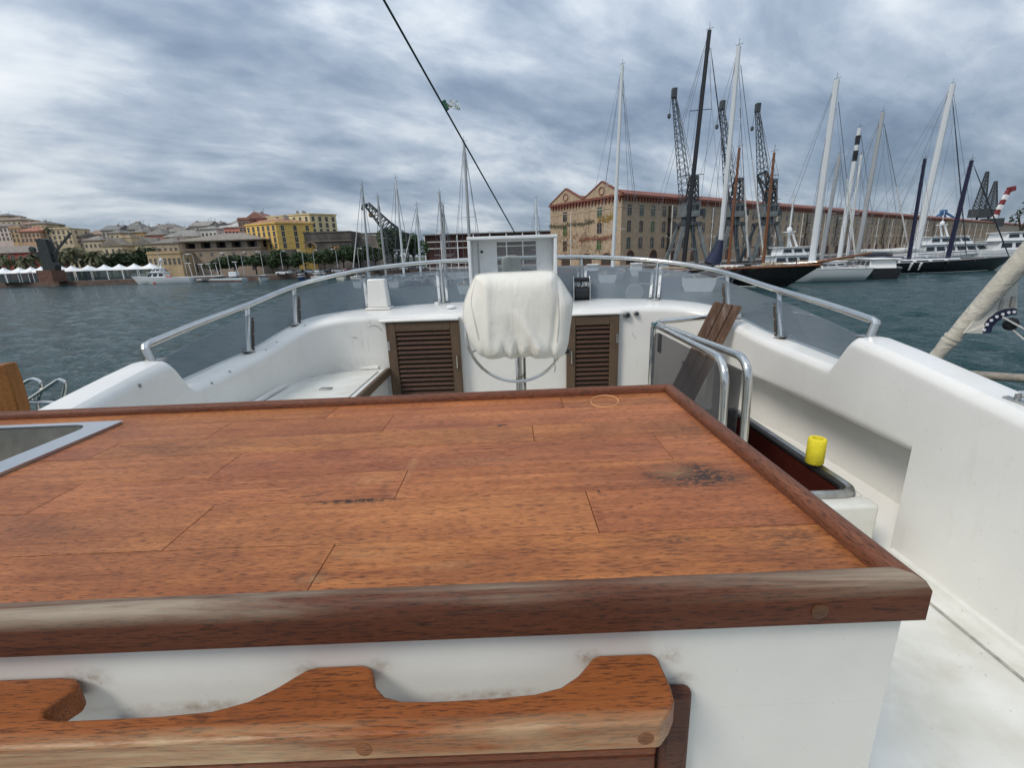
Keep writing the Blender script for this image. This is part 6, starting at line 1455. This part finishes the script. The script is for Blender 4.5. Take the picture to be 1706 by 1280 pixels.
# wooden schooner, black hull, bow to the right
sc_ = sb('black-hulled wooden schooner with varnished masts and bowsprit', 1290, 58, 25, 2.0, blackhull, [dict(top=(1232, 246), base=(1212, 455), wpx=5, m=mast_o, spread=(.72,), swpx=9, Y=65), dict(top=(1290, 254), base=(1270, 455), wpx=5, m=mast_o, spread=(.70, .82), swpx=8, Y=61)], -55, wx=(22.4, 75.4), boot=white, name='schooner', group='boats moored along the warehouse', over=.16, cab=False)
sm_ = frame_of(sc_); cabin(sc_, 5, 9.5, 3, 1.7, 1.2, mat('varnished_cabin', (.2, .07, .025), .4), 4, 'deckhouse'); cabin(sc_, 12, 16, 2.6, 1.8, .9, offwhite, 4, 'deckhouse')
MB().tube([(22, 0, 2.5), (29.8, 0, 3.9)], [.2, .1], 8).build('bowsprit', mast_o, sc_, world=False, smooth=True)
rn = hull_mb(25, 6, 2.0, over=.16)
for i in (0, -1): MB().tube([r[i] + Vector((0, 0, .08)) for r in rn[3:]], .13, 6).build('wooden_rail', mast_o, sc_, world=False)
for i in range(6, 14):
    for s in (0, -1): MB().tube([rn[i][s], rn[i][s] + Vector((0, 0, .8))], .04, 5).build('stanchion', mast_o, sc_, world=False)
MB().obox((19.5, 0, 2.6), (1.2, 0, 0), (0, .9, 0), (0, 0, .35)).build('tan_bundle', sailtan, sc_, world=False, bevel=.2); MB().obox((13.5, -2.3, 1.9), (.7, 0, 0), (0, .3, 0), (0, 0, .5)).build('blue_fender_cover', bluehull, sc_, world=False, bevel=.25)
# white sailing yacht, stern to the right
sb('pale grey sailing yacht with the thickest white mast and open transom', 1353, 68, 24, 1.75, greyhull, [dict(top=(1394, 133), base=(1350, 455), wpx=11, m=mast_w, spread=(.24,), swpx=6, stays=(((1397, 170), (1426, 440), 'furl'), ((1392, 140), (1290, 430), 'wire'), ((1393, 138), (1345, 400), 'wire'))), dict(top=(1399, 257), base=(1366, 450), wpx=6.5, m=mast_g, spread=(.5, .78), swpx=7, Y=74, stays=(((1400, 262), (1420, 430), 'wire'),))], 171, wx=(50.2, 65.8), boot=mat('dark_boot', (.02, .03, .04), .4), rev=True)
sb('sailing yacht with black banded white mast', 1400, 84, 22, 1.7, whitehull, [dict(top=(1432, 213), base=(1395, 450), wpx=7.5, m=mast_w, spread=(.38, .56), swpx=9, bands=((.78, .85), (.89, .95)), stays=(((1433, 215), (1445, 300), 'wire'), ((1434, 220), (1462, 420), 'wire')))], 60)
sb('sailing yacht with slim white mast right of the banded mast', 1414, 92, 18, 1.5, whitehull, [dict(top=(1435, 258), base=(1408, 450), wpx=5, m=mast_w, spread=(.5,), swpx=8)], 60)
sb('sailing yacht with tall grey mast and rolled mainsail', 1430, 80, 25, 1.7, whitehull, [dict(top=(1471, 187), base=(1424, 450), wpx=7.5, m=mast_g, spread=(.32, .55, .80), swpx=9, stays=(((1473, 205), (1496, 378), 'wire'), ((1473, 206), (1517, 430), 'furl'), ((1470, 192), (1380, 430), 'wire')), boom=(12, sailw, 1))], 25, mastpos=.7)
# black sloop with two navy masts and the tall white mast behind
sb('long black sailing yacht with two navy masts', 1577, 79, 27, 1.75, blackhull, [dict(top=(1541, 264), base=(1511, 450), wpx=6, m=mast_n, spread=(.52,), swpx=5, stays=(((1540, 268), (1430, 420), 'wire'),)), dict(top=(1619, 267), base=(1574, 450), wpx=7, m=mast_n, spread=(.52,), swpx=3, stays=(((1622, 275), (1682, 430), 'dark'), ((1618, 270), (1500, 430), 'wire')))], -2, wx=(58, 79.6), boot=white, cab=True, name='black_sailing_yacht')
sb('sailing yacht with the great leaning white mast at right', 1526, 92, 34, 2.0, whitehull, [dict(top=(1587, 140), base=(1518, 455), wpx=10.5, m=mast_w, spread=(.24, .5, .80), swpx=12, stays=(((1588, 150), (1628, 430), 'wire'), ((1587, 165), (1610, 440), 'dark'), ((1585, 143), (1430, 400), 'wire'), ((1584, 146), (1470, 420), 'wire')), boom=(13, sailw, -1))], 12, mastpos=.55)
sb('small sailing boat with thin mast behind the white motor yacht', 1312, 100, 11, 1.2, whitehull, [dict(top=(1322, 330), base=(1308, 450), wpx=3.5, m=mast_w, spread=(.5,), swpx=6)], 80)
# motor yachts
def motoryacht(label, x, y, head, L, F, tiers, hm_=whitehull, name='motor_cruiser', group=None, B_=None, mast=None, cat='motor yacht'):
    t = thing(name, label, cat, (x, y, WZ), R(head), group)
    boat_hull(t, L, B_ or L * .24, F, hm_, offwhite, None, over=.10, sheer=.3)
    z = F * .9
    for k, (a, b_, w, h, n) in enumerate(tiers):
        cabin(t, a * L, b_ * L, w * L, z, h, whitehull if k == 0 or True else hm_, n, 'cabin' if k == 0 else 'upper_deck'); z += h * .97
        if k < len(tiers): MB().box(a * L - .5, (b_ - .06) * L, -w * L * .5, w * L * .5, z, z + .14).build('deck_overhang', white, t, world=False, bevel=.05); z += .13
    if mast:
        xm = mast * L; MB().bar((xm, -.7, z), (xm - 1.2, -.5, z + 2.6), .25).bar((xm, .7, z), (xm - 1.2, .5, z + 2.6), .25).box(xm - 2, xm - .6, -.8, .8, z + 2.5, z + 2.65).build('radar_arch', white, t, world=False)
        MB().lathe([(.3, 0), (.45, .2), (.4, .55), (.1, .75)], (xm - 1.3, 0, z + 2.66), 14).build('radar_dome', white, t, world=False, smooth=True); MB().tube([(xm - 1, .3, z + 2.6), (xm - 1, .3, z + 5.5)], .05, 5).build('antenna', white, t, world=False)
    MB().tube([(L * .6, L * .11, F * 1.1), (L * .8, L * .08, F * 1.25 + .7), (L * .99, 0, F * 1.35 + .8), (L * .8, -L * .08, F * 1.25 + .7), (L * .6, -L * .11, F * 1.1)], .04, 5).build('bow_rail', steel, t, world=False)
    return t
p = AY(1262, 440, 84)
motoryacht('white flybridge motor yacht behind the schooner bow', p.x, 84, 8, 17, 1.9, [(.12, .72, .2, 1.7, 4), (.2, .62, .17, 1.3, 3)], mast=.4)
p = AZ(1480, 465, WZ); t = motoryacht('black-hulled motor boat with white cabin beside the grey yacht', p.x, p.y + .6, 68, 14, 1.55, [(.12, .7, .24, 1.3, 3)], blackhull, B_=4.6)
p = AY(1500, 440, 108)
motoryacht('white motor yacht with open flybridge behind the black sailing yacht', p.x, 108, 3, 27, 2.6, [(.1, .7, .2, 2.0, 6), (.15, .55, .17, 1.6, 4)], mast=.35)
p = AY(1590, 440, 125)
motoryacht('large white superyacht with three rows of dark windows at right', p.x + 50, 125, 181, 50, 3.6, [(.08, .74, .18, 2.6, 9), (.10, .60, .165, 2.4, 7), (.18, .48, .14, 1.9, 4)], name='superyacht', mast=.32)
p = AY(1660, 440, 100)
motoryacht('white motor yacht cut by the right picture edge below the superyacht', p.x + 2, 108, -6, 30, 2.8, [(.1, .72, .2, 2.2, 6), (.15, .55, .17, 1.7, 4)], name='motor_cruiser')
# left quay boats
p = AZ(222, 474, WZ)
cg = motoryacht('white rescue launch with red slanting hull stripe at the left quay', p.x + 20.5, p.y, 180, 20.5, 1.9, [(.40, .74, .17, 2.0, 3), (.46, .64, .13, 1.0, 2)], name='rescue_launch', mast=.52)
rp2 = mat('red_stripe', (.55, .06, .03), .4)
for s in (-1, 1): MB().add([(11.4, s * 1.98, .1), (12.3, s * 1.95, .1), (11.7, s * 2.0, 1.55), (10.8, s * 2.03, 1.55), (11.4, s * 2.05, .1), (12.3, s * 2.02, .1), (11.7, s * 2.07, 1.55), (10.8, s * 2.1, 1.55)], [(0, 1, 2, 3), (7, 6, 5, 4), (0, 1, 5, 4), (1, 2, 6, 5), (2, 3, 7, 6), (3, 0, 4, 7)]).build('red_stripe', rp2, cg, world=False)
for x in (6.2, 7.2): MB().lathe([(.3, -.08), (.42, 0), (.3, .08)], (x, 1.75, 2.1), 12, 'Y').build('lifebuoy', rp2, cg, world=False)
pt_ = thing('floating_pontoon', 'long orange floating barrier beside the rescue launch', 'pontoon', AZ(190, 474, WZ))
q0, q1 = AZ(152, 475, WZ), AZ(226, 471.5, WZ)
for k in range(9): MB().tube([q0.lerp(q1, (k + .04) / 9) + Vector((0, 0, .35)), q0.lerp(q1, (k + .96) / 9) + Vector((0, 0, .35))], .55, 8).build('float', mat('orange_float', (.50, .085, .03), .6) if k % 3 else offwhite, pt_, smooth=True)
wb = thing('work_barge', 'low pale blue work pontoon with white davit posts left of the small motorboats', 'barge', AZ(355, 469, WZ))
q0, q1 = AZ(312, 470, WZ), AZ(404, 469, WZ)
MB().obox((q0 + q1) / 2 + Vector((0, 1.5, .45)), (q1 - q0) / 2, (0, 1.6, 0), (0, 0, .55)).build('hull', mat('pale_blue_hull', (.40, .48, .50), .5), wb, bevel=.1)
MB().obox((q0 + q1) / 2 + Vector((0, -.12, .2)), (q1 - q0) / 2 * .99, (0, .06, 0), (0, 0, .22)).build('fender_strip', mat('dark_red_fender', (.10, .03, .025), .7, scale=.4, var=.8), wb)
for px, h in ((322, 6.3), (342, 5.8), (355, 5.9), (366, 6.0), (399, 6.2)):
    x = AY(px, 465, q0.y + 1.5).x
    MB().tube([(x, q0.y + 1.5, WZ + .9), (x - .5, q0.y + 1.5, WZ + h)], .13, 6).box(x - 1.5, x + .3, q0.y + 1.3, q0.y + 1.7, WZ + h, WZ + h + .22).build('davit_post', white, wb)
MB().obox((q0 + q1) / 2 + Vector((-2, 1.5, 1.9)), (4.5, 0, 0), (0, 1.2, 0), (0, 0, .12)).build('awning', white, wb); MB().obox((q0 + q1) / 2 + Vector((6.5, 1.4, 2.2)), (1.3, 0, 0), (0, 1, 0), (0, 0, .8)).build('cabin', whitehull, wb, bevel=.1)
for k, (px, lb_, hm_) in enumerate(((443, 'small white motorboat lying alone left of the blue one', whitehull), (500, 'small dark blue motorboat with canopy at the quay', bluehull), (522, 'small white motorboat right of the dark blue one', whitehull), (541, 'small white motorboat under the start of the rail', whitehull), (565, 'small cream motorboat seen just above the rail', offwhite), (588, 'small white motorboat behind the port rail stanchion', whitehull), (665, 'white motorboat stern seen above the middle of the port rail', whitehull), (708, 'cream motorboat beside the white covered boats left of the spray screen', offwhite))):
    Y = (148 if px < 560 else 135 if px < 600 else 100); y_ = Y
    motoryacht(lb_, AY(px, 463, Y).x, Y, -78 + 20 * (k % 3), 6.5, .9, [(.25, .68, .24, 1.0, 2)], hm_, name='motorboat', group='small motorboats at the quay', B_=2.3)
# flat white service pontoon with railings left of the spray screen
sp2 = thing('service_pontoon', 'white railed service pontoon between the slim masts and the spray screen', 'pontoon', (AY(740, 445, 112).x, 112, WZ))
x0_, x1_ = AY(716, 445, 112).x, AY(800, 445, 112).x
MB().box(x0_, x1_, 112, 116, WZ - .2, WZ + 1.6).build('float', whitehull, sp2)
for k in range(8): x = x0_ + (x1_ - x0_) * k / 7; MB().tube([(x, 112.2, WZ + 1.6), (x, 112.2, WZ + 3.8)], .06, 5).build('rail_post', white, sp2)
for z in (2.6, 3.8): MB().tube([(x0_, 112.2, WZ + z), (x1_, 112.2, WZ + z)], .06, 5).build('rail', white, sp2)
for px, Y, lb_ in ((1060, 100, 'white motor cruiser below the warehouse gable'), (1105, 96, 'white motor cruiser left of the black mast foot'), (985, 104, 'dark canopy motor cruiser under the left gable')):
    motoryacht(lb_, AY(px, 445, Y).x, Y, 75, 12, 1.3, [(.2, .68, .22, 1.3, 3)], bluehull if 'dark' in lb_ else whitehull, name='motor_cruiser', group='cruisers moored below the warehouse')
